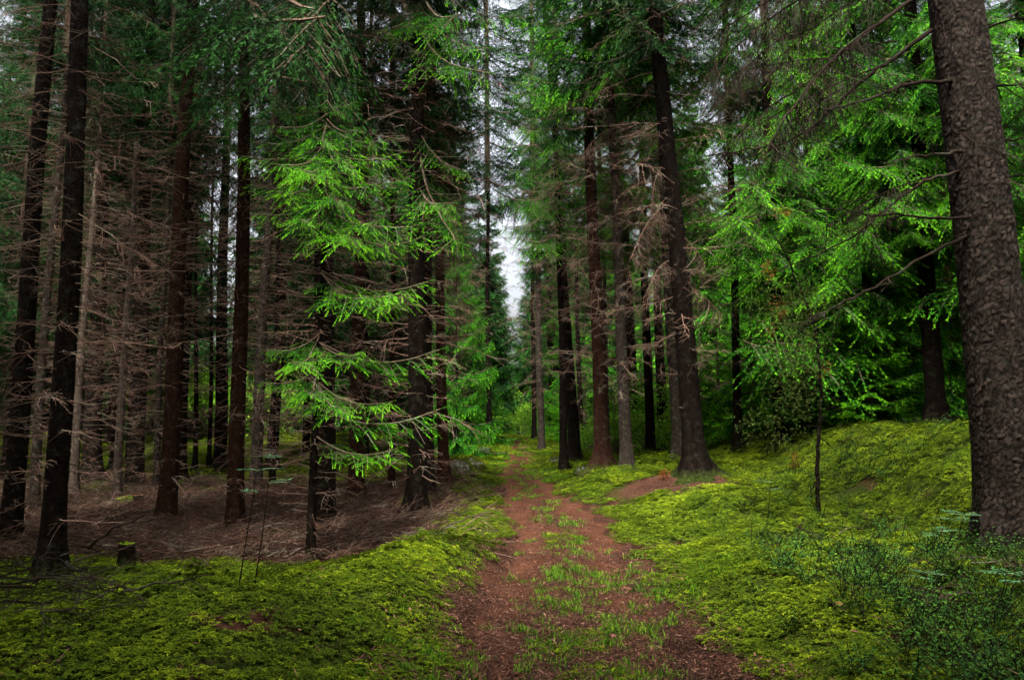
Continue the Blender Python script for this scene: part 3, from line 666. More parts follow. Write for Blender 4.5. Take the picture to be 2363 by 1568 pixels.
# dark fine hanging sprays of the near crown, upper right
def hang_spray(seed, L=1.7, n=64, mat=None):
    rng = rng_(seed); mb = MB(); s = np.linspace(0, 1, 8)
    ax = np.stack([L * s, 0.08 * np.sin(s * 4 + seed), -0.25 * L * s ** 2], -1)
    tube(mb, ax, 0.013 * (1 - 0.8 * s) + 0.002, 5, 0.4)
    for k in range(n):
        q = rng.uniform(0.12, 1); b = np.array([np.interp(q, s, ax[:, j]) for j in range(3)])
        d0 = np.array([rng.normal(0.25, 0.3), rng.normal(0, 0.5), -1.0])
        dead_branch(mb, b, d0, rng.uniform(0.2, 0.75), rng, 0.0042, 4, 0.25, 3)
    return mb.mesh('hanging_branch', [mat or M_dead_dark])
HANG = [hang_spray(880 + i) for i in range(3)]
def place(parent, inv, name, me, o, t, L0, roll=0.0):
    """put a bough (built along +X, length L0) so that it runs from o to t, its upper side up"""
    o = Vector(o); t = Vector(t)
    if inv: o = inv @ o; t = inv @ t
    d = t - o; L = d.length; x = d.normalized(); y = Vector((0, 0, 1)).cross(x)
    if y.length < 1e-3: y = Vector((0, 1, 0))
    y.normalize(); z = x.cross(y)
    R = Matrix((x, y, z)).transposed()
    if roll: R = R @ Matrix.Rotation(roll, 3, 'X')
    ob = link(name, me, parent); sc = L / L0
    ob.matrix_basis = Matrix.Translation(o) @ R.to_4x4() @ Matrix.Scale(sc, 4)
    return ob
for i, (o, t, dep) in enumerate([((2120, -60), (1760, 60), (7.8, 8.2)), ((2080, -120), (1640, -20), (7.8, 8.8)), ((2033, 158), (1730, 230), (7.6, 8.2)), ((1976, 192), (1690, 330), (7.8, 8.6)),
                                 ((2025, 56), (1800, 160), (7.4, 6.6)), ((1912, 139), (1690, 120), (7.2, 7.6)), ((1990, -60), (1600, 90), (8.0, 9.0)), ((2149, 410), (1880, 470), (7.5, 7.9)), ((1900, -40), (1660, 130), (7.6, 8.0)), ((1860, 60), (1620, 190), (7.7, 8.3)), ((1840, 215), (1650, 300), (7.6, 8.4)), ((2060, 100), (1850, 90), (7.4, 7.0)), ((1780, -40), (1590, 20), (8, 8.8)), ((1890, 240), (1760, 390), (7.2, 7.4))]):
    place(big, bigM, 'hanging_branch', HANG[i % 3], at(*o, dep[0]), at(*t, dep[1]), 1.75)

# --- the young spruce with bright boughs in front of the left stand
YB = ground_at(716, 1300)
ys = link('young_spruce', None, None, YB, (0, 0.006, 0)); tag(ys, 'young spruce with bright green boughs in front of a thick dark trunk', 'tree')
YD = YB.y
link('trunk', trunk_mesh('trunk', 6.8, 0.062, M_bark_dark, 77, 10, 26, 0.3, topr=0.15), ys)
o = link('dead_branches', dead_set('dead_branches', 0.5, 5.0, 0.75, 555, 0.2, 4, twigs=8, r0=0.006), ys); tag(o, kind='stuff')
yinv = ys.matrix_basis.inverted()
def yb(pts):
    for i, (oy, tx, ty, dz, v) in enumerate(pts):
        o = at(718 + (1300 - oy) * 0.035, oy, YD); t = at(tx, ty, YD + dz)
        place(ys, yinv, 'bough', HQ[v % 5], o, t, 1.5, 0)
yb([ # origin height, tip x, tip y, depth offset
    (232, 690, 250, -.3, 0), (230, 790, 262, -.3, 1), (222, 745, 205, .2, 2), (240, 820, 240, .3, 3), (250, 650, 262, .3, 4),
    (262, 620, 300, -.5, 1), (275, 840, 305, -.5, 2), (290, 585, 335, -.2, 3), (290, 905, 330, -.2, 4), (285, 720, 330, -.9, 0),
    (330, 560, 375, -.3, 0), (330, 690, 410, -1.1, 4), (395, 580, 440, .1, 1), (320, 640, 395, -.9, 1), (330, 800, 380, -1.0, 2), (335, 925, 372, -.4, 3), 
    (390, 650, 455, -.8, 2), (395, 880, 440, -.7, 3), (395, 945, 420, .2, 0), (400, 760, 470, -1.1, 4),
    (455, 590, 505, -.3, 0), (450, 700, 520, -1.0, 3), (460, 870, 525, -.7, 1), (455, 965, 540, -.2, 2), (470, 800, 560, -1.0, 4), (480, 910, 580, -.3, 1),
    (530, 980, 560, .5, 0), 
    (625, 985, 668, -.2, 1), (630, 870, 700, -.8, 2), (630, 930, 690, -.6, 4), 
    (770, 612, 815, -.4, 3), (775, 668, 850, -.9, 0), (790, 850, 820, -.6, 2), (790, 1010, 828, -.2, 1), 
    (850, 600, 890, -.3, 1), (855, 700, 915, -.9, 4), (880, 900, 940, -.4, 0), (880, 790, 950, -.8, 2),
    (940, 1015, 965, -.1, 3), (1005, 915, 1050, -.5, 1)])
# near dark boughs hanging into the top of the picture (belong to the trunk right of the stump and its neighbour)
def boughs_on(key, specs, meshes, L0):
    root, B, r, lean = TREES[key]; inv = root.matrix_basis.inverted()
    for i, (o, t, d0, d1) in enumerate(specs):
        place(root, inv, 'bough', meshes[i % len(meshes)], at(*o, B.y + d0), at(*t, B.y + d1), L0)
def shade_tinted_needles(me):
    c = me.copy(); c.materials[0] = M_needle_dark; return c
PQD = [shade_tinted_needles(m) for m in PQ[:2]]  # bough copies with shade painted into their needle colour
boughs_on('L14', [((566, -60), (750, 190), 0, -3.0), ((566, -110), (690, 120), 0, -3.4), ((566, -150), (800, 80), 0, -2.6), ((566, 30), (690, 230), 0, -1.8), ((566, -100), (600, 60), 0, -2.6)], PQD, 1.8)
boughs_on('L21', [((966, 10), (1110, 130), 0, -.6), ((966, 60), (1095, 180), 0, -1.0), ((966, -30), (1060, 60), 0, -1.4), ((966, 330), (1035, 560), 0, -.8), ((966, 300), (1090, 420), 0, -.4), ((966, 20), (860, 90), 0, -.8), ((966, -60), (1190, 60), 0, .2), ((966, 430), (1030, 480), 0, -1.0)], PQ + HQ[:2], 1.7)


HANGB = [hang_spray(890 + i, 1.7, 54, M_dead) for i in range(2)]
for key, specs in (('R7', [((1416, 290), (1330, 330), 0, -.4), ((1418, 330), (1490, 400), 0, -.8), ((1420, 400), (1470, 470), 0, -.9), ((1416, 260), (1470, 300), 0, -.5)]),
                   ('R11', [((1540, 470), (1420, 560), 0, -.8), ((1545, 520), (1650, 590), 0, -.6), ((1548, 600), (1470, 640), 0, -1.0), ((1552, 640), (1690, 700), 0, -.4), ((1535, 380), (1470, 470), 0, -.8)]),
                   ('R5', [((1370, 540), (1290, 590), 0, -.5), ((1372, 600), (1440, 630), 0, -.6)]), ('R3', [((1302, 590), (1260, 640), 0, -.5)]), ('L22', [((985, 560), (1080, 620), 0, .2), ((985, 640), (1110, 690), 0, .4)]), ('L23', [((1010, 620), (1120, 720), 0, .2), ((1012, 720), (1100, 800), 0, 0)])):
    root, B, r, lean = TREES[key]; inv = root.matrix_basis.inverted()
    for i, (o, t, d0, d1) in enumerate(specs): place(root, inv, 'hanging_branch', HANGB[i % 2], at(*o, B.y + d0), at(*t, B.y + d1), 1.75)

# --- spruces whose boughs show singly on the right
def bough_tree(key, label, foot_px, dist, r, H, cols, cz, cr, n, seed, mats, group, crownmesh, cs=1.0):
    d = ray(foot_px, 1000); B = Vector((d.x / d.y * dist, dist, 0)); B.z = h1(B.x, B.y); rng = rng_(seed)
    root = link('spruce_tree', None, None, B, (0, rng.normal(0, 0.01), 0)); tag(root, label, 'tree', group)
    link('trunk', trunk_mesh('trunk', H, r, M_bark_dark, seed), root)
    for k in range(n):
        z = cz[0] + (cz[1] - cz[0]) * (k + rng.uniform(0, 1)) / n; a = rng.uniform(0, 6.28) if rng.random() < .35 else rng.uniform(-3.0, -0.15)
        L = cr * rng.uniform(0.7, 1.15) * (1 - 0.5 * (z - cz[0]) / (cz[1] - cz[0] + 4))
        me = mats[rng.integers(len(mats))]
        o = Vector((0, 0, z)); t = Vector((math.cos(a) * L, math.sin(a) * L, z - L * rng.uniform(0.15, 0.5)))
        place(root, None, 'bough', me, o, t, 1.65)
    if crownmesh is not None: link('crown', crownmesh, root, (0, 0, cz[1]), (0, 0, 1), cs)
    return root
bough_tree('Q1', 'tall spruce with layered bright boughs left of the huge near trunk', 2025, 16.5, 0.13, 19, None, (2.2, 11.0), 2.9, 70, 901, BQ, RS, CROWN[0], 1)
bough_tree('Q2', 'spruce with hanging green boughs behind the upper limbs of the huge near trunk', 1800, 17, 0.15, 18, None, (3.6, 10.5), 2.4, 46, 902, BQ, RS, CROWN[1], .9)
bough_tree('Q3', 'spruce with green boughs right of the huge near trunk', 2440, 12.5, 0.14, 17, None, (3.4, 9.0), 2.2, 40, 903, BQ, RS, CROWN[2], .9)
bough_tree('Q4', 'spruce with yellow-green upper boughs above the brown twig tangle', 1500, 24, 0.16, 20, None, (7.0, 14.0), 3.0, 46, 904, BQ, RS, CROWN[3], .8)
bough_tree('Q5', 'spruce hanging dark green boughs over the right side of the track', 1300, 22, 0.12, 19, None, (7.2, 13.5), 1.8, 56, 905, PQ, RS, CROWN[0], .8)
root, B, r, lean = TREES['R14']; inv = root.matrix_basis.inverted(); rng = rng_(66)
for k in range(30):
    z = rng.uniform(4.0, 7.6); a = rng.uniform(-3.3, 0.2); L = rng.uniform(0.9, 2.2)
    place(root, None, 'bough', BQ[rng.integers(3)], Vector((0, 0, z)), Vector((math.cos(a) * L, math.sin(a) * L, z - L * rng.uniform(.2, .5))), 1.65)

# --- understorey young spruces on the right, and on the left edge
def small_spruce(px, dist, sc, var, label, group):
    d = ray(px, 1000); B = Vector((d.x / d.y * dist, dist, 0)); B.z = h1(B.x, B.y)
    root = link('young_spruce', None, None, B, (0, 0, var * 2.1 + px)); tag(root, label, 'tree', group)
    link('trunk', trunk_mesh('trunk', 3.0 * sc, 0.03 * sc, M_bark_dark, int(px) + 5, 8, 8, 0.2), root)
    link('crown', YOUNG[var % 3], root, (0, 0, 0.25), (0, 0, px), sc)
for i, (px, dist, sc) in enumerate([(1660, 23, 1.0), (1740, 20, 1.0), (1790, 24, 1.3), (1840, 19, .8), (1900, 17, 1.0), (1950, 20, 1.3), (2010, 15.5, .8), (2060, 18, 1.1), (2110, 21, 1.3), (1620, 27, 1.2), (1560, 29, 1.2), (1480, 30, 1.1),
                                    (1700, 29, 1.4), (1780, 31, 1.5), (1870, 27, 1.4), (1980, 26, 1.5), (2240, 19, 1.2)]):
    small_spruce(px, dist, sc, i, 'bright green young spruce in the undergrowth behind the right-hand trunks', 'young spruces of the right undergrowth')
for i, (px, dist, sc) in enumerate([(1418, 31, .9), (1350, 33, 1.0), (1300, 38, .9), (1130, 36, 1.0)]):
    small_spruce(px, dist, sc, i, 'small bright spruce growing beside the far end of the track', 'small spruces by the far track')
# --- spruces with boughs down to the ground beside the far track
def full_spruce(px, dist, sc, var, label, group=None):
    d = ray(px, 1000); B = Vector((d.x / d.y * dist, dist, 0)); B.z = h1(B.x, B.y)
    root = link('spruce_tree', None, None, B, (0, 0, px)); tag(root, label, 'tree', group)
    link('trunk', trunk_mesh('trunk', 8.8 * sc, 0.10 * sc, M_bark_dark, int(px) + 9, 10, 14), root)
    link('crown', FULL[var], root, (0, 0, 0.5), (0, 0, px * .7), sc)
full_spruce(1052, 27, .8, 1, 'spruce with dark boughs hanging to the ground left of the far track')
full_spruce(1085, 37, .85, 1, 'farther drooping spruce closing in on the left of the track')
full_spruce(1300, 43, 1.0, 0, 'drooping spruce at the right of the track end')
full_spruce(1212, 62, 1.0, 0, 'bushy spruce straddling the far end of the track')
full_spruce(1168, 76, 1.2, 1, 'hazy spruce in the gap at the far end of the track')

# --- the forest behind
rng = rng_(2024); spots = []
def wedge_free(px, Y):
    if 400 < px < 590 and Y > 24: return False
    if 1470 < px < 1540 and Y > 24: return False
    if 1390 < px < 1780 and Y < 42: return False
    return True
tries = 0
while len(spots) < 96 and tries < 6000:
    tries += 1
    px = rng.uniform(-260, 2620); Y = rng.uniform(19, 62) if rng.random() < .7 else rng.uniform(22, 40)
    x = (px - 1181) / F * Y
    if abs(x - float(path_x(Y))) < 3.0 + Y * 0.02 or not wedge_free(px, Y): continue
    if any((x - a) ** 2 + (Y - b) ** 2 < (3.0) ** 2 for a, b, _ in spots): continue
    if any((x - t[1].x) ** 2 + (Y - t[1].y) ** 2 < 1.3 ** 2 for t in TREES.values()): continue
    spots.append((x, Y, px))
for i, (x, Y, px) in enumerate(spots):
    rs = random.Random(i * 13 + 5); r = rs.uniform(.09, .19)
    B = Vector((x, Y, h1(x, Y)))
    root = link('spruce_tree', None, None, B, (rs.uniform(-.02, .02), rs.uniform(-.02, .02), rs.uniform(0, 6.28)))
    left = px < 1181
    if left: tag(root, 'dark spruce deep in the left stand, behind the front rows of trunks', 'tree', 'spruces at the back of the left stand')
    else: tag(root, 'green spruce in the forest wall behind the right-hand trunks', 'tree', 'spruces of the right forest wall')
    link('trunk', trunk_mesh('trunk', 18, r, M_bark_dark, i + 40, 9, 14), root)
    kind = rs.random()
    if left:
        o = link('dead_branches', DEAD_FAR[i % 2], root, (0, 0, 0), None, rs.uniform(.9, 1.2)); tag(o, kind='stuff')
        shade_tinted_foliage(link('crown', (CROWN + FARC if Y > 30 else CROWN)[i % (6 if Y > 30 else 4)], root, (0, 0, rs.uniform(4.5, 7.5)), None, rs.uniform(1.15, 1.45)))
    elif kind < .45:
        link('crown', FARC[i % 2] if Y > 33 else FULL[i % 2], root, (0, 0, rs.uniform(.6, 2.0)), None, rs.uniform(1.0, 1.4))
        if Y <= 33: link('crown', CROWN[i % 4], root, (0, 0, 7), None, 1.15)
    else:
        o = link('dead_branches', DEAD_FAR[i % 2], root, (0, 0, 0), None, rs.uniform(.8, 1.1)); tag(o, kind='stuff')
        c_ = link('crown', CROWN[i % 4], root, (0, 0, rs.uniform(3.0, 6)), None, rs.uniform(1.1, 1.4))
        if i % 3: shade_tinted_foliage(c_)

# --- sunny broadleaf bushes in the clearing beyond the left stand and at the track end
def bush_mesh(seed, n=2600):
    rng = rng_(seed); mb = MB(); C = rng.normal(0, 1, (26, 3)) * [0.55, 0.55, 0.45] + [0, 0, 1.3]
    for c in C: tube(mb, [[0, 0, 0], c * [.5, .5, .6], c], [.03, .018, .006], 4, .4, 1)
    P = C[rng.integers(26, size=n)] + rng.normal(0, .2, (n, 3)); P[:, 2] = np.maximum(P[:, 2], .1)
    d = norm(rng.normal(0, 1, (n, 3)) + [0, 0, -.3]); sd = norm(np.cross(d, rng.normal(0, 1, (n, 3)))); l = rng.uniform(.07, .13, (n, 1))
    A, B_, C_, D_q = P, P + d * l * .5 + sd * l * .33, P + d * l, P + d * l * .5 - sd * l * .33
    V = np.stack([A, B_, C_, D_q], 1).reshape(-1, 3); i = np.arange(n)[:, None] * 4
    T = np.concatenate([i + [0, 1, 2], i + [0, 2, 3]]); mb.add(V, T, np.repeat(rng.uniform(0, 1, n), 4), 0)
    return mb.arrays()
BUSHA = [bush_mesh(61 + i) for i in range(2)]
BUSH = []
for V, T, A, M in BUSHA:
    # foliage and stems as two meshes
    lf = M == 0
    def sub(mask):
        t = T[mask]; u, inv_ = np.unique(t, return_inverse=True); return V[u], inv_.reshape(-1, 3), A[u], np.zeros(mask.sum(), int)
    BUSH.append((mesh_from('crown', *sub(lf), [M_broad]), mesh_from('stems', *sub(~lf), [M_wood])))
for i, (px, dist, sc) in enumerate([(440, 41, 1.9), (468, 47, 2.0), (495, 39, 1.7), (520, 44, 2.2), (548, 40, 1.9), (590, 44, 2.0), (400, 45, 2.0), (655, 46, 1.8), (350, 44, 1.8)]):
    d = ray(px, 1000); B = Vector((d.x / d.y * dist, dist, 0)); B.z = h1(B.x, B.y)
    root = link('bush', None, None, B, (0, 0, i * 1.3)); tag(root, 'light green leafy bush in the sunny clearing beyond the left stand', 'bush', 'bushes in the sunny clearing')
    link('crown', BUSH[i % 2][0], root, (0, 0, 0), None, sc); link('stem', BUSH[i % 2][1], root, (0, 0, 0), None, sc)

def bush(px, dist, sc, i, label, group):
    d = ray(px, 1000); B = Vector((d.x / d.y * dist, dist, 0)); B.z = h1(B.x, B.y)
    root = link('bush', None, None, B, (0, 0, i * 1.3)); tag(root, label, 'bush', group)
    link('crown', BUSH[i % 2][0], root, (0, 0, 0), None, sc); link('stem', BUSH[i % 2][1], root, (0, 0, 0), None, sc)
for i, (px, dist, sc) in enumerate([(1135, 47, .8), (1158, 58, 1.2), (1190, 62, 1.0), (1215, 55, 1.1), (1232, 47, .8), (1205, 70, 2.0), (1160, 72, 2.2)]):
    bush(px, dist, sc, i, 'light green leafy bush closing the far end of the track', 'bushes at the track end')
for i, (px, dist, sc) in enumerate([(1425, 27, .8), (1490, 25, .7), (1515, 30, 1.1), (1560, 27, .8), (1650, 24, .7), (1680, 28, 1.0), (1735, 25, .8), (1455, 34, 1.3), (1590, 36, 1.4), (1370, 30, .7)]):
    bush(px, dist, sc, i, 'light green leafy bush glowing between the right-hand trunks', 'bushes behind the right trunks')
# --- thin dark sapling with rusty foliage on the right
jb = ground_at(1890, 1188); jd = jb.y
jun = link('juniper_sapling', None, None, jb); tag(jun, 'thin dark crooked sapling with brownish green foliage and rusty sprigs', 'sapling'); jinv = jun.matrix_basis.inverted()
limb([(1890, 1192), (1886, 1120), (1889, 1040), (1893, 940), (1894, 850), (1886, 770), (1868, 715), (1842, 660), (1820, 600), (1795, 560)], (jd, jd), .034, 91, M_bark_dark, 12, jun, jinv, 'stem', 0, .5)
limb([(1886, 770), (1855, 770), (1830, 735), (1800, 715)], (jd, jd - .3), .012, 92, M_bark_dark, 6, jun, jinv, 'branch', 0, .4)
limb([(1894, 880), (1850, 850), (1835, 930), (1825, 860)], (jd, jd + .3), .009, 93, M_bark_dark, 6, jun, jinv, 'branch', 0, .4)
limb([(1880, 1110), (1868, 1135), (1860, 1150)], (jd, jd - .2), .012, 94, M_bark_dark, 2, jun, jinv, 'branch', 0, .15)
def sprig_cloud(name, centres, n, mat, seed, size=(.02, .05), spread=.16):
    rng = rng_(seed); mb = MB(); C = np.array([list(jinv @ c) for c in centres])
    P = C[rng.integers(len(C), size=n)] + rng.normal(0, spread, (n, 3)) * [1, 1, .8]
    D = rng.normal(0, 1, (n, 3)) + [0, 0, .2]
    needles(mb, P, D, rng.uniform(size[0], size[1], n) * 2, np.full(n, .022), 5, rng.uniform(0, .6, n), rng.uniform(.3, 1, n), rng)
    return link(name, mb.mesh(name, [mat]), jun)
rj = random.Random(4)
cents = [at(rj.gauss(1825, 38), rj.gauss(800, 120), jd + rj.uniform(-.5, .5)) for _ in range(46)]
sprig_cloud('foliage', cents, 2600, M_juniper, 17)
o = sprig_cloud('rusty_sprigs', [at(1770, 610, jd), at(1778, 630, jd), at(1795, 720, jd), at(1806, 725, jd), at(1790, 700, jd + .2), at(1810, 490, jd), at(1905, 855, jd), at(1780, 760, jd)], 150, M_rust, 18, spread=.05)
o['label'] = 'rust-red withered sprigs'
# small rusty seedlings on the ground
for i, (px, py, lab) in enumerate([(1835, 1085, 'small rust-brown withered spruce seedling on the moss before the bank'), (1532, 1108, 'tiny rust-red seedling on the needle litter by the thickest trunk')]):
    b = ground_at(px, py); rng = rng_(50 + i); mb = MB(); hgt = .34 if i == 0 else .2
    P = np.stack([rng.normal(0, .04, 90), rng.normal(0, .04, 90), rng.uniform(.03, hgt, 90)], -1)
    needles(mb, P, rng.normal(0, 1, (90, 3)), rng.uniform(.04, .09, 90), np.full(90, .02), 5, rng.uniform(0, .5, 90), rng.uniform(.4, 1, 90), rng)
    root = link('seedling', None, None, b); tag(root, lab, 'seedling'); link('foliage', mb.mesh('foliage', [M_rust]), root)
    mb = MB(); tube(mb, [[0, 0, -.05], [0, 0, hgt]], [.006, .003], 5); link('stem', mb.mesh('stem', [M_dead]), root)

# ------------------------------------------------------------------ logs, stumps, stones, fallen branches
def log_between(name, label, cat, p, q, r, mat, seed, lift=.6, d1=None, twigs=0, mossy=False):
    a = ground_at(*p); b = ground_at(*q); rng = rng_(seed)
    a.z += r * lift; b.z += r * lift
    n = 14; s = np.linspace(0, 1, n); P = np.array(a) + np.outer(s, np.array(b) - np.array(a))
    g = height(P[:, 0], P[:, 1]) + r * lift
    P[:, 2] = np.maximum(P[:, 2], g); P[1:-1, 2] = .5 * P[1:-1, 2] + .25 * (P[:-2, 2] + P[2:, 2]); P[1:-1] += rng.normal(0, r * .12, (n - 2, 3))
    mb = MB(); tube(mb, P - P[0], r * (1 - .45 * s), 9, .5)
    for k in range(twigs):
        qv = rng.uniform(.15, 1); bb = (P[int(qv * (n - 1))] - P[0]); dv = rng.normal(0, .6, 3) + [0, 0, .45]
        dead_branch(mb, bb, dv, rng.uniform(.25, .7), rng, .006, 4)
    o = link(name, mb.mesh(name, [mat], True), None, P[0]); tag(o, label, cat); return o
log_between('fallen_pole', 'long thin fallen pole lying across the brown floor of the left stand', 'log', (140, 1264), (374, 1233), .030, M_dead, 1, twigs=4)
log_between('fallen_pole', 'short pale fallen stick beside the second dark trunk from the left edge', 'log', (140, 1232), (190, 1228), .035, M_bark_pale, 2)
log_between('fallen_pole', 'fallen stick resting just behind the crest of the moss mound', 'log', (722, 1272), (800, 1256), .028, M_dead, 3, twigs=3)
log_between('fallen_pole', 'fallen log behind the foot of the young bright spruce', 'log', (765, 1213), (832, 1208), .045, M_bark_red, 4)
log_between('fallen_pole', 'thin pale fallen stick in the brush left of the young bright spruce', 'log', (575, 1168), (690, 1162), .04, M_dead, 5, twigs=3)
log_between('fallen_branch', 'dark curved dead branch leaning over the left moss carpet', 'branch', (230, 1388), (365, 1270), .020, M_dead_dark, 6, twigs=8)
log_between('fallen_stick', 'thin pale twig lying on the lower left moss', 'branch', (132, 1538), (176, 1480), .012, M_dead, 7)
log_between('fallen_stick', 'dark stick crossing the thin pale twig on the lower left moss', 'branch', (118, 1514), (196, 1498), .014, M_dead_dark, 8)
log_between('fallen_branch', 'pale curved fallen branch among bilberries on the right', 'branch', (1870, 1252), (2055, 1246), .018, M_dead, 9, twigs=7)
log_between('fallen_branch', 'dark fallen branch behind the bilberries, below the thin sapling', 'branch', (1815, 1245), (1862, 1205), .018, M_dead_dark, 10, twigs=3)
log_between('fallen_branch', 'long dark fallen branch running from the huge trunk foot', 'branch', (1975, 1220), (2115, 1268), .016, M_dead_dark, 11, twigs=5)
log_between('fallen_branch', 'dark low branch lying at the foot of the huge near trunk', 'branch', (2165, 1264), (2300, 1256), .022, M_dead_dark, 12, twigs=4)
log_between('fallen_stick', 'short broken stick beside the track on the left moss edge', 'branch', (1130, 1278), (1185, 1290), .016, M_dead, 13)
# leaning mossy log
a = ground_at(2123, 1196); bq = at(2285, 1085, a.y + 1.2); mb = MB(); s = np.linspace(0, 1, 16)
P = np.outer(s, np.array(bq - a)); P[:, 2] += .06 * np.sin(s * 3); tube(mb, P, .035 + .05 * s, 10, .5)
o = link('leaning_log', mb.mesh('leaning_log', [M_bark_dark], True), None, a); tag(o, 'mossy log leaning on the bank beside the huge near trunk', 'log')
def stump(name, label, px, py, r, hgt, mat, seed, capm):
    b = ground_at(px, py); root = link(name, None, None, b); tag(root, label, 'stump'); rng = rng_(seed)
    th = np.arange(22) / 22 * 6.283; zs = np.linspace(-.12, hgt, 9)
    rr = r * (1 + .5 * np.exp(-np.clip(zs, 0, 9) / .07))[:, None] * (1 + .12 * np.cos(5 * th + seed) + .05 * rng.normal(0, 1, 22))[None]
    top = zs[:, None] + (zs[:, None] > hgt - .01) * rng.normal(0, .007, (1, 22))
    Vv = np.stack([rr * np.cos(th), rr * np.sin(th), top + 0 * rr], -1).reshape(-1, 3)
    n = 9; i = np.arange(n - 1)[:, None] * 22; j = np.arange(22)[None]; k = (j + 1) % 22
    qq = np.stack([i + j, i + k, i + 22 + k, i + 22 + j], -1).reshape(-1, 4)
    Tt = np.concatenate([qq[:, [0, 1, 2]], qq[:, [0, 2, 3]]])
    link('bark', mesh_from('bark', Vv, Tt, np.full(len(Vv), .5), np.zeros(len(Tt), int), [mat], True), root)
    Vc = np.concatenate([Vv[-22:] + [0, 0, .004], [[0, 0, hgt - .01]]]); Tc = np.stack([np.full(22, 22), np.arange(22), (np.arange(22) + 1) % 22], -1)
    link('cut_top', mesh_from('cut_top', Vc, Tc, np.full(23, .6), np.zeros(22, int), [capm]), root)
    return root, b
stump('stump', 'small round stump with mossy green top on the left moss edge', 291, 1316, .085, .30, M_bark_dark, 1, M_moss)
stump('stump', 'low flat reddish rotten stump between two red-brown trunks', 466, 1226, .26, .16, M_bark_red, 2, M_litter)
stump('stump', 'pale broken stump beside the yellow-green moss hummock', 317, 1180, .10, .32, M_bark_grey, 3, M_litter)
def stone(name, label, c, sx, sy, sz, seed, mat=None):
    rng = rng_(seed); nu, nv = 30, 18
    u = np.arange(nu) / nu * 6.283; v = np.linspace(.02, math.pi - .02, nv)
    X = np.sin(v)[:, None] * np.cos(u)[None]; Y = np.sin(v)[:, None] * np.sin(u)[None]; Z = np.cos(v)[:, None] + 0 * X
    k = 1 + .35 * fbm(X * 1.8 + seed, Y * 1.8 + Z * 2.1, seed) + .12 * fbm(X * 6 + seed, Y * 6 + Z * 5, seed + 3)
    Vv = np.stack([X * k * sx, Y * k * sy, Z * k * sz], -1).reshape(-1, 3)
    i = np.arange(nv - 1)[:, None] * nu; j = np.arange(nu)[None]; kk = (j + 1) % nu
    qq = np.stack([i + j, i + nu + j, i + nu + kk, i + kk], -1).reshape(-1, 4); Tt = np.concatenate([qq[:, [0, 1, 2]], qq[:, [0, 2, 3]]])
    o = link(name, mesh_from(name, Vv, Tt, np.full(len(Vv), .5), np.zeros(len(Tt), int), [mat or M_rock], True), None, c)
    tag(o, label, 'boulder')
    if mat is None:
        n = int(1500 * sx * 2.2); kx = rng.integers(len(Vv), size=n); P = Vv[kx]; nr = norm(P / np.array([sx, sy, sz]) ** 2); ok = nr[:, 2] + .5 * fbm(P[:, 0] * 4, P[:, 1] * 4, 3) > .0
        P = P[ok] + rng.normal(0, .02, (ok.sum(), 3)); D = nr[ok] + rng.normal(0, .4, P.shape); mb = MB(); v = rng.uniform(.3, .9, len(P))
        needles(mb, P, D, rng.uniform(.04, .08, len(P)), np.full(len(P), .045), 6, v - .3, v + .2, rng); link('moss_cover', mb.mesh('moss_cover', [M_moss]), o)
    return o
STONES = []
for i, (px, py, s, lab) in enumerate([(1065, 1058, .42, 'largest moss-grown boulder on the bank left of the track'), (1110, 1050, .32, 'moss-covered boulder nearest the track on the left bank'), (1050, 1092, .30, 'low grey boulder half sunk beside the long root left of the track'),
                                      (1088, 1080, .26, 'small mossy boulder in front of the largest one left of the track'), (958, 1168, .22, 'flat pale mossy stone behind the big dark trunk'), (1292, 1072, .33, 'dark boulder at the foot of the black leaning trunk'), (1352, 1095, .26, 'dark stone in the hollow before the thick brown trunk')]):
    c = ground_at(px, py); c.z += s * .15; STONES.append((c, s)); s *= 1.35 if i < 4 else 1; stone('boulder', lab, c, s * 1.25, s, s * .75, 30 + i)
hm = ground_at(292, 1172); stone('moss_hummock', 'yellow-green moss hummock at the foot of the pale snag', hm, .42, .4, .26, 47, M_moss)['category'] = 'hummock'

# --- rowan seedlings with feathered leaves
def rowan_leaf(mb, o, d, L, rng):
    d = norm(np.asarray(d, float)); lat = norm(np.cross(d, [0, 0, 1.0])); n = 6; s = np.linspace(0, 1, n + 1)
    P = np.asarray(o) + np.outer(s * L, d) + np.outer(-s ** 2 * L * .25, [0, 0, 1.0]); tube(mb, P, .0018, 3, .5, 1, cap=False)
    for i in range(1, n + 1):
        for sd in ((-1, 1) if i < n else (0,)):
            ll = L * .34 * (1 - .25 * abs(i / n - .5)); dv = norm(lat * sd + d * (.45 if sd else 1) + np.array([0, 0, -.15])); w = norm(np.cross(dv, [0, 0, 1.0])) * ll * .17
            V_ = np.array([P[i], P[i] + dv * ll * .45 + w, P[i] + dv * ll, P[i] + dv * ll * .45 - w]); mb.add(V_, [[0, 1, 2], [0, 2, 3]], rng.uniform(.2, 1), 0)
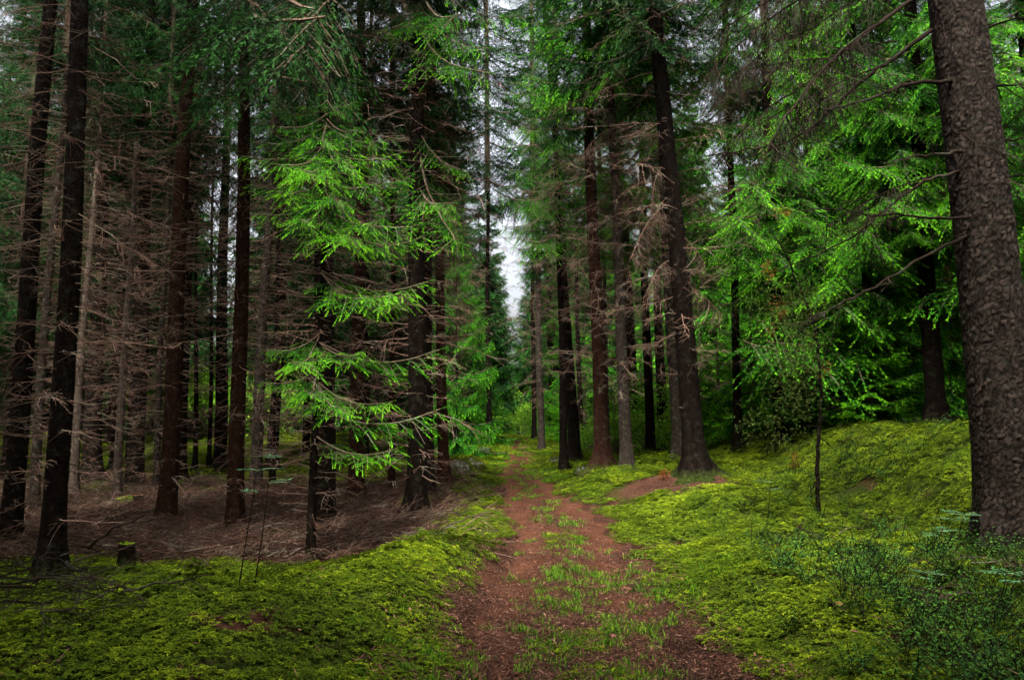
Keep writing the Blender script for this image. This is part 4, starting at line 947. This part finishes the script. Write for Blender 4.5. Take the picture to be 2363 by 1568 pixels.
for i, (px, py, hgt, L, n, lab) in enumerate([(2215, 1268, .34, .22, 7, 'rowan seedling with feathered leaves left of the huge near trunk foot'), (2165, 1290, .26, .18, 5, 'lower rowan seedling just left of another by the huge trunk'),
                                              (2135, 1372, .16, .15, 5, 'small rowan seedling in the dark right foreground'), (2330, 1395, .2, .2, 5, 'rowan seedling at the right frame edge below the huge trunk'),
                                              (1770, 1205, .55, .20, 4, 'tall thin rowan seedling on the bright moss right of the track'), (585, 1360, 1.0, .24, 5, 'tall thin rowan sapling rising from the moss mound'), (548, 1365, .9, .2, 3, 'bare thin sapling beside the tall rowan on the moss mound')]):
    b = ground_at(px, py); rng = rng_(800 + i); root = link('rowan_seedling', None, None, b); tag(root, lab, 'seedling')
    s = np.linspace(0, 1, 6); st = np.stack([s * hgt * .12, s * 0, s * hgt], -1); st[:, :2] += rng.normal(0, .01, (6, 2)) * s[:, None]
    mb = MB(); tube(mb, st - [[0, 0, .03]], .006 * (1 - .5 * s), 5); link('stem', mb.mesh('stem', [M_dead_dark]), root)
    for k in range(n):
        a = k * 2.4 + i; mb = MB(); rowan_leaf(mb, st[-1 - (k % 2)], [math.cos(a), math.sin(a), .35], L * rng.uniform(.8, 1.1), rng)
        link('leaf', mb.mesh('leaf', [M_rowan, M_wood]), root)

# ------------------------------------------------------------------ ground cover (nobody could count it)
def scatter(name, label, P, scl, variants, seed, tilt=.2, lie=False):
    rng = rng_(seed); n = len(P)
    me = bpy.data.meshes.new(name); me.vertices.add(n); me.vertices.foreach_set('co', np.asarray(P, np.float32).ravel())
    R = np.stack([rng.normal(0, tilt, n), rng.normal(0, tilt, n), rng.uniform(0, 6.283, n)], -1).astype(np.float32)
    if lie:      # lie on the slope
        x_, y_ = np.asarray(P)[:, 0], np.asarray(P)[:, 1]; e = .12
        gx_ = (height(x_ + e, y_) - height(x_ - e, y_)) / (2 * e); gy_ = (height(x_, y_ + e) - height(x_, y_ - e)) / (2 * e)
        for k in range(n):
            qn = Vector((0, 0, 1)).rotation_difference(Vector((-gx_[k], -gy_[k], 1)))
            R[k] = (qn @ Quaternion((0, 0, 1), R[k][2])).to_euler()
    a = me.attributes.new('rot', 'FLOAT_VECTOR', 'POINT'); a.data.foreach_set('vector', R.ravel())
    a = me.attributes.new('scl', 'FLOAT', 'POINT'); a.data.foreach_set('value', np.asarray(scl, np.float32))
    a = me.attributes.new('vid', 'INT', 'POINT'); a.data.foreach_set('value', rng.integers(len(variants), size=n).astype(np.int32))
    ob = link(name, me); tag(ob, label, kind='stuff')
    coll = bpy.data.collections.new(name + '_pieces')
    for i, v in enumerate(variants):
        pc = bpy.data.objects.new('%s_piece_%02d' % (name, i), v); coll.objects.link(pc)
        if name in ('distant_forest', 'added_shade_crowns', 'added_near_shade_crowns'): shade_tinted_foliage(pc)
    ng = bpy.data.node_groups.new(name, 'GeometryNodeTree')
    ng.interface.new_socket('Geometry', in_out='INPUT', socket_type='NodeSocketGeometry'); ng.interface.new_socket('Geometry', in_out='OUTPUT', socket_type='NodeSocketGeometry')
    gi = ng.nodes.new('NodeGroupInput'); go = ng.nodes.new('NodeGroupOutput'); ip = ng.nodes.new('GeometryNodeInstanceOnPoints'); ci = ng.nodes.new('GeometryNodeCollectionInfo')
    ci.inputs['Collection'].default_value = coll; ci.inputs['Separate Children'].default_value = True; ci.inputs['Reset Children'].default_value = True
    def na(nm, ty):
        x = ng.nodes.new('GeometryNodeInputNamedAttribute'); x.data_type = ty; x.inputs['Name'].default_value = nm; return x.outputs['Attribute']
    ip.inputs['Pick Instance'].default_value = True
    ng.links.new(gi.outputs[0], ip.inputs['Points']); ng.links.new(ci.outputs[0], ip.inputs['Instance']); ng.links.new(na('vid', 'INT'), ip.inputs['Instance Index'])
    ng.links.new(na('rot', 'FLOAT_VECTOR'), ip.inputs['Rotation']); ng.links.new(na('scl', 'FLOAT'), ip.inputs['Scale']); ng.links.new(ip.outputs[0], go.inputs[0])
    md = ob.modifiers.new('scatter', 'NODES'); md.node_group = ng
    return ob
def blades(n, spread, l, w, seed, up=.6, base=.0, curl=.3, flat=1.0):
    """n leaf blades round the origin: single triangles pairs"""
    rng = rng_(seed); P = np.stack([rng.normal(0, spread, n), rng.normal(0, spread, n), rng.uniform(-.01, .02, n) * flat], -1)
    a = rng.uniform(0, 6.283, n); d = norm(np.stack([np.cos(a), np.sin(a), rng.uniform(up - .35, up + .5, n)], -1))
    L = rng.uniform(l[0], l[1], n)[:, None]; sd = norm(np.cross(d, [0, 0, 1.0])) * w
    mid = P + d * L * .55; tip = P + d * L + np.array([0, 0, -1.0]) * L * curl * rng.uniform(0, 1, (n, 1))
    V_ = np.stack([P - sd * .5, P + sd * .5, mid + sd * .6, mid - sd * .6, tip], 1).reshape(-1, 3); i = np.arange(n)[:, None] * 5
    return V_, np.concatenate([i + [0, 1, 2], i + [0, 2, 3], i + [3, 2, 4]]), np.repeat(rng.uniform(0, 1, n), 5)
def moss_clump(seed):
    """low feathery sprigs: stars of flat little leaves at uneven heights"""
    rng = rng_(seed); n = 175; k = 5
    rr = .21 * np.sqrt(rng.uniform(0, 1, n)); aa = rng.uniform(0, 6.283, n); c = np.stack([rr * np.cos(aa), rr * np.sin(aa)], -1)
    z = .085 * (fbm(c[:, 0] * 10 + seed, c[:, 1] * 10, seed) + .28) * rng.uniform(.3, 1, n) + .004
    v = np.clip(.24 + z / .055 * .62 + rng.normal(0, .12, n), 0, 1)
    P = np.repeat(np.concatenate([c, z[:, None]], 1), k, 0); v = np.repeat(v, k); m = n * k
    a = np.repeat(rng.uniform(0, 6.283, n), k) + np.tile(np.arange(k) * 6.283 / k, n) + rng.normal(0, .3, m)
    d = norm(np.stack([np.cos(a), np.sin(a), rng.normal(.30, .25, m)], -1)); sd = norm(np.cross(d, [0, 0, 1.0]))
    L = rng.uniform(.012, .027, m)[:, None]; w = L * .24
    V_ = np.stack([P, P + d * L * .5 + sd * w, P + d * L + [0, 0, -.006], P + d * L * .5 - sd * w], 1).reshape(-1, 3); i_ = np.arange(m)[:, None] * 4
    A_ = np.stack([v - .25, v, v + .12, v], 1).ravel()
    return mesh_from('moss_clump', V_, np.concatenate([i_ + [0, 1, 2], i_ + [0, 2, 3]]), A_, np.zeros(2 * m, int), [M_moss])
MOSS = [moss_clump(i) for i in range(6)]
def grass_tuft(seed, n=26, l=(.07, .19)):
    V_, T_, A_ = blades(n, .04, l, .0045, seed, up=1.5, curl=.5); return mesh_from('grass_tuft', V_, T_, A_, np.zeros(len(T_), int), [M_grass])
GRASS = [grass_tuft(20 + i, 40, (.03, .085)) for i in range(5)]
def bilberry(seed):
    rng = rng_(seed); mb = MB()
    for k in range(6):
        a = rng.uniform(0, 6.28); hgt = rng.uniform(.12, .24); s = np.linspace(0, 1, 5)
        st = np.stack([np.cos(a) * s ** 1.3 * .13 + rng.normal(0, .03), np.sin(a) * s ** 1.3 * .13 + rng.normal(0, .03), s * hgt], -1)
        tube(mb, st, .0022, 3, .3, 1, cap=False)
        for j in range(13):
            q = rng.uniform(.25, 1); b = np.array([np.interp(q, s, st[:, i]) for i in range(3)]) + rng.normal(0, .018, 3)
            d = norm(np.array([rng.normal(), rng.normal(), .25])); w = norm(np.cross(d, [0, 0, 1.0])) ; l = rng.uniform(.018, .030)
            mb.add(np.array([b, b + d * l * .5 + w * l * .32, b + d * l, b + d * l * .5 - w * l * .32]), [[0, 1, 2], [0, 2, 3]], rng.uniform(0, 1), 0)
    return mb.mesh('bilberry', [M_bilb, M_dead_dark])
BILB = [bilberry(40 + i) for i in range(5)]
def chips(seed, n=130, spread=.17):
    rng = rng_(seed); P = np.stack([rng.normal(0, spread, n), rng.normal(0, spread, n), rng.uniform(.004, .014, n)], -1); a = rng.uniform(0, 6.283, n)
    d = norm(np.stack([np.cos(a), np.sin(a), rng.normal(0, .25, n)], -1)); sd = norm(np.cross(d, [0, 0, 1.0])); L = (.012 + .04 * rng.uniform(0, 1, n) ** 2.5)[:, None]; w = (.002 + .007 * rng.uniform(0, 1, n) ** 2.5)[:, None]
    V_ = np.stack([P - d * L / 2 - sd * w, P - d * L / 2 + sd * w, P + d * L / 2 + sd * w * .6, P + d * L / 2 - sd * w * .6], 1).reshape(-1, 3); i = np.arange(n)[:, None] * 4
    return mesh_from('litter_chips', V_, np.concatenate([i + [0, 1, 2], i + [0, 2, 3]]), np.repeat(rng.uniform(0, 1, n) ** 1.4, 4), np.zeros(2 * n, int), [M_litter])
CHIPS = [chips(70 + i) for i in range(5)]
def tangle(seed, n=16, spread=.3, hgt=.14, L=(.3, .8), mat=None):
    rng = rng_(seed); mb = MB()
    for k in range(n):
        a = rng.uniform(0, 6.28); dead_branch(mb, [rng.normal(0, spread), rng.normal(0, spread), rng.uniform(0, hgt)], [math.cos(a), math.sin(a), rng.normal(.05, .22)], rng.uniform(*L), rng, rng.uniform(.004, .010), 5, .25, 3, sub=False)
    return mb.mesh('twig_tangle', [mat or M_dead])
TANGLE = [tangle(80 + i, 18, mat=M_brown if i != 1 else M_dead) for i in range(4)]
BRUSH = [tangle(90 + i, 44, .3, .45, (.35, .9), M_dead_dark) for i in range(2)]

rng = rng_(5)
def pts(n, xr, yr, dens, power=1.0):
    """n tries in a wedge of view, kept by a density function"""
    y = yr[0] * (yr[1] / yr[0]) ** rng.uniform(0, 1, n) if power == 1 else yr[0] + (yr[1] - yr[0]) * rng.uniform(0, 1, n) ** power
    u = rng.uniform(xr[0], xr[1], n); x = u * (y + 1.0)
    k = rng.uniform(0, 1, n) < dens(x, y); x, y = x[k], y[k]
    return x, y, height(x, y)
def rows(y0, y1, k0, k1, dens):
    X = []; Y = []; y = y0
    while y < y1:
        sp = k0 + k1 * y; w = .80 * (y + 1.0); u = np.arange(-w, w, sp); u = u + rng.uniform(-.3, .3, len(u)) * sp
        X.append(u); Y.append(y + rng.uniform(-.35, .35, len(u)) * sp); y += sp * .9
    X = np.concatenate(X); Y = np.concatenate(Y); k = rng.uniform(0, 1, len(X)) < dens(X, Y); X = X[k]; Y = Y[k]
    return X, Y, height(X, Y)
x, y, z = rows(3.0, 16, .20, .012, lambda x, y: sst((moss_amount(x, y) - .35) / .35))
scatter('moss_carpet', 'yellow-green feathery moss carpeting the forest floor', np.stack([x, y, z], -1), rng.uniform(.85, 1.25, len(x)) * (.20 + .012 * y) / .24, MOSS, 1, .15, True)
x, y, z = rows(15.5, 48, .15, .022, lambda x, y: sst((moss_amount(x, y) - .35) / .35))
scatter('far_moss', 'bright moss and low greenery on the farther forest floor', np.stack([x, y, z], -1), rng.uniform(.85, 1.25, len(x)) * (.15 + .022 * y) / .24, MOSS, 2, .12, True)
def grass_d(x, y):
    px = path_x(y); u = x - px
    mid = gau((u - .05) / .38) * sst((fbm(x * 1.1, y * .9, 61) + .16) / .14) * .55
    pa = .95 * gau((u - .45) / .45) * gau((y - 8.1) / .75) + .9 * gau((u - 1.0) / .25) * gau((y - 7.2) / .35) + .8 * gau((u - .0) / .25) * gau((y - 6.5) / .4) + .8 * gau((u - .65) / .3) * gau((y - 6.1) / .25)
    pa += .7 * gau((u + 1.0) / .25) * gau((y - 5.1) / .5) + .35 * gau((u - .1) / .45) * gau((y - 4.7) / .9) + .5 * gau((u - 1.9) / .4) * gau((y - 8) / .6)
    far = 1.0 * sst((y - 17) / 4) * gau((np.abs(u) - .8) / .7)
    return np.clip(mid + pa + far, 0, 1)
x, y, z = pts(12000, (-.4, .5), (3.2, 45), grass_d)
scatter('grass', 'fresh green grass growing along the middle and edges of the track', np.stack([x, y, z], -1), rng.uniform(.6, 1.25, len(x)) * (.8 + .03 * y), GRASS, 3, .15)
def bil_d(x, y):
    u = x - path_x(y); n = sst((fbm(x * .7, y * .7, 81) + .12) / .2)
    r = sst((u - 1.5) / 1.1) * (.25 + .75 * n) * sst((17 - y) / 4) * (.35 + .65 * sst((9 - y) / 3) + .5 * sst((x - 5) / 1.5))
    far = .5 * sst((y - 18) / 4) * sst((u - 1.6) / 1) * n + .3 * sst((y - 20) / 4) * sst((-u - 1.2) / 1) * n
    l = 0
    return np.clip(r * .8 + far + l, 0, 1)
x, y, z = pts(10500, (-.8, .8), (3.2, 40), bil_d)
scatter('bilberry_undergrowth', 'bluish green bilberry shrubs covering the right side and far floor', np.stack([x, y, z], -1), rng.uniform(.7, 1.25, len(x)) * (.85 + .025 * y), BILB, 4, .2)
x, y, z = pts(6000, (-.5, .5), (3.0, 26), lambda x, y: (np.abs(x - path_x(y)) < path_w(y) + .25) * .9 + .5 * gau((x - 3.1) / 1.6) * gau((y - 15.2) / 1.0))
scatter('needle_litter', 'reddish fallen needles and bark flakes on the track', np.stack([x, y, z + .012], -1), rng.uniform(.7, 1.2, len(x)), CHIPS, 5, .06, True)
x, y, z = pts(800, (-.8, .8), (3.2, 14), lambda x, y: .5 * moss_amount(x, y))
CH2 = []
for i in range(3):
    mm = chips(120 + i, 5, .2); mm.materials[0] = M_chip; CH2.append(mm)
scatter('fallen_leaves', 'scattered pinkish fallen leaves and cone scales on the moss', np.stack([x, y, z + .03], -1), rng.uniform(.8, 1.6, len(x)), CH2, 6, .3)
def stand_d(x, y):
    return sst((-x - 1.0) / .8) * sst((y - 9.4) / .8) * sst((24 - y) / 6) * .9
x, y, z = pts(3600, (-.85, .0), (5.5, 24), stand_d)
scatter('twig_litter', 'tangled brown dead twigs littering the floor of the left stand', np.stack([x, y, z], -1), rng.uniform(.7, 1.3, len(x)), TANGLE, 7, .12, True)
for i, (px, py, sc, lab) in enumerate([(70, 1440, 1.0, 'dark heap of dead brushwood in the lower left corner'), (150, 1400, .8, 'dark brushwood heap at the foot of the second dark trunk')]):
    b = ground_at(px, py); o = link('brush_pile', BRUSH[i], None, b, (0, 0, i), sc); tag(o, lab, 'brushwood')
for i, (px, py, sc, lab) in enumerate([(2085, 1395, .6, 'tangle of dead twigs among the bilberries in the right foreground'), (2330, 1330, .6, 'brown dead twig tangle at the right edge below the huge trunk'), (850, 1245, .8, 'low brown brush tangle behind the moss mound crest')]):
    b = ground_at(px, py); o = link('brush_pile', TANGLE[i], None, b, (0, 0, i * 2), sc * 1.3); tag(o, lab, 'brushwood')

# --- far-off wood closing the view
rng = rng_(99); n = 1500; px = rng.uniform(-500, 2860, n); Yd = rng.uniform(52, 120, n)
ok = ~((px > 1135) & (px < 1225)) & ~((px > 415) & (px < 575)) & ~((px > 1475) & (px < 1535)); px, Yd = px[ok], Yd[ok]; keep = []
for i in range(len(px)):
    x = (px[i] - 1181) / F * Yd[i]
    if all((x - a) ** 2 + (Yd[i] - b) ** 2 > 2.6 ** 2 for a, b in keep): keep.append((x, Yd[i]))
K_ = np.array(keep)
scatter('distant_forest', 'far-off spruce wood closing the view behind the trunks', np.stack([K_[:, 0], K_[:, 1], height(K_[:, 0], K_[:, 1])], -1), rng.uniform(1.0, 1.5, len(K_)), FARC, 9, .02)
# --- unseen trees added round and behind the viewer to shade the near ground
rng = rng_(404); keep = [(-4.9, -1.2), (-3.2, -1.9), (-1.6, -2.2), (.2, -2.3), (1.9, -2.1), (3.5, -1.7), (5.1, -.9), (6.4, .6), (-6.2, .4), (-7.2, .4), (-7.6, -3.8), (-8.2, 3.4), (5.6, -3.6), (-12, -4.2), (-9.8, 1.6), (3.0, -4.4), (7.6, -1.4), (-4.4, -4.4), (-.6, -5.2), (-8.4, -.5), (-10.5, 1.5)]
for i in range(700):
    a = rng.uniform(0, 6.283); r = rng.uniform(4.2, 30); x = r * math.cos(a); y = r * math.sin(a)
    if y > 1.5 and abs(x) < .85 * (y + 2.6): continue
    if y > 24: continue
    if -2.6 < y < 9 and -6.5 < x < 11: continue
    if all((x - p) ** 2 + (y - q) ** 2 > 2.7 ** 2 for p, q in keep): keep.append((x, y))
N4 = np.array(keep[:9]); Z4 = height(N4[:, 0], N4[:, 1])  # closest ring, added overhead so the foreground falls into shade
scatter('added_near_shade_crowns', 'unseen spruce crowns added close behind the viewpoint to shade the foreground', np.stack([N4[:, 0], N4[:, 1], Z4 + 6.8], -1), [1.12] * 9, CROWN, 12, .02)
scatter('added_near_shade_trunks', 'unseen trunks added under the shading crowns close behind the viewpoint', np.stack([N4[:, 0], N4[:, 1], Z4], -1), [1.2] * 9, [trunk_mesh('trunk', 16, .12, M_bark_dark, 33, 9, 12)], 13, .01)
K_ = np.array(keep[9:]); Z_ = height(K_[:, 0], K_[:, 1])  # wider ring, added out of view to block sun and sky light
scatter('added_shade_crowns', 'unseen spruce crowns added round the viewpoint to cut the light', np.stack([K_[:, 0], K_[:, 1], Z_ + np.where(np.arange(len(K_)) < 6, 13.0, np.where((K_[:, 0] < -6.5) & (K_[:, 1] < 3), rng.uniform(7.5, 10, len(K_)), rng.uniform(3.5, 5.5, len(K_))))], -1), rng.uniform(1.0, 1.25, len(K_)), CROWN, 10, .02)
scatter('added_shade_trunks', 'unseen trunks added under the light-cutting crowns round the viewpoint', np.stack([K_[:, 0], K_[:, 1], Z_], -1), np.where(np.arange(len(K_)) < 6, 1.5, 1.0), [trunk_mesh('trunk', 16, .15, M_bark_dark, 31, 9, 12)], 11, .01)
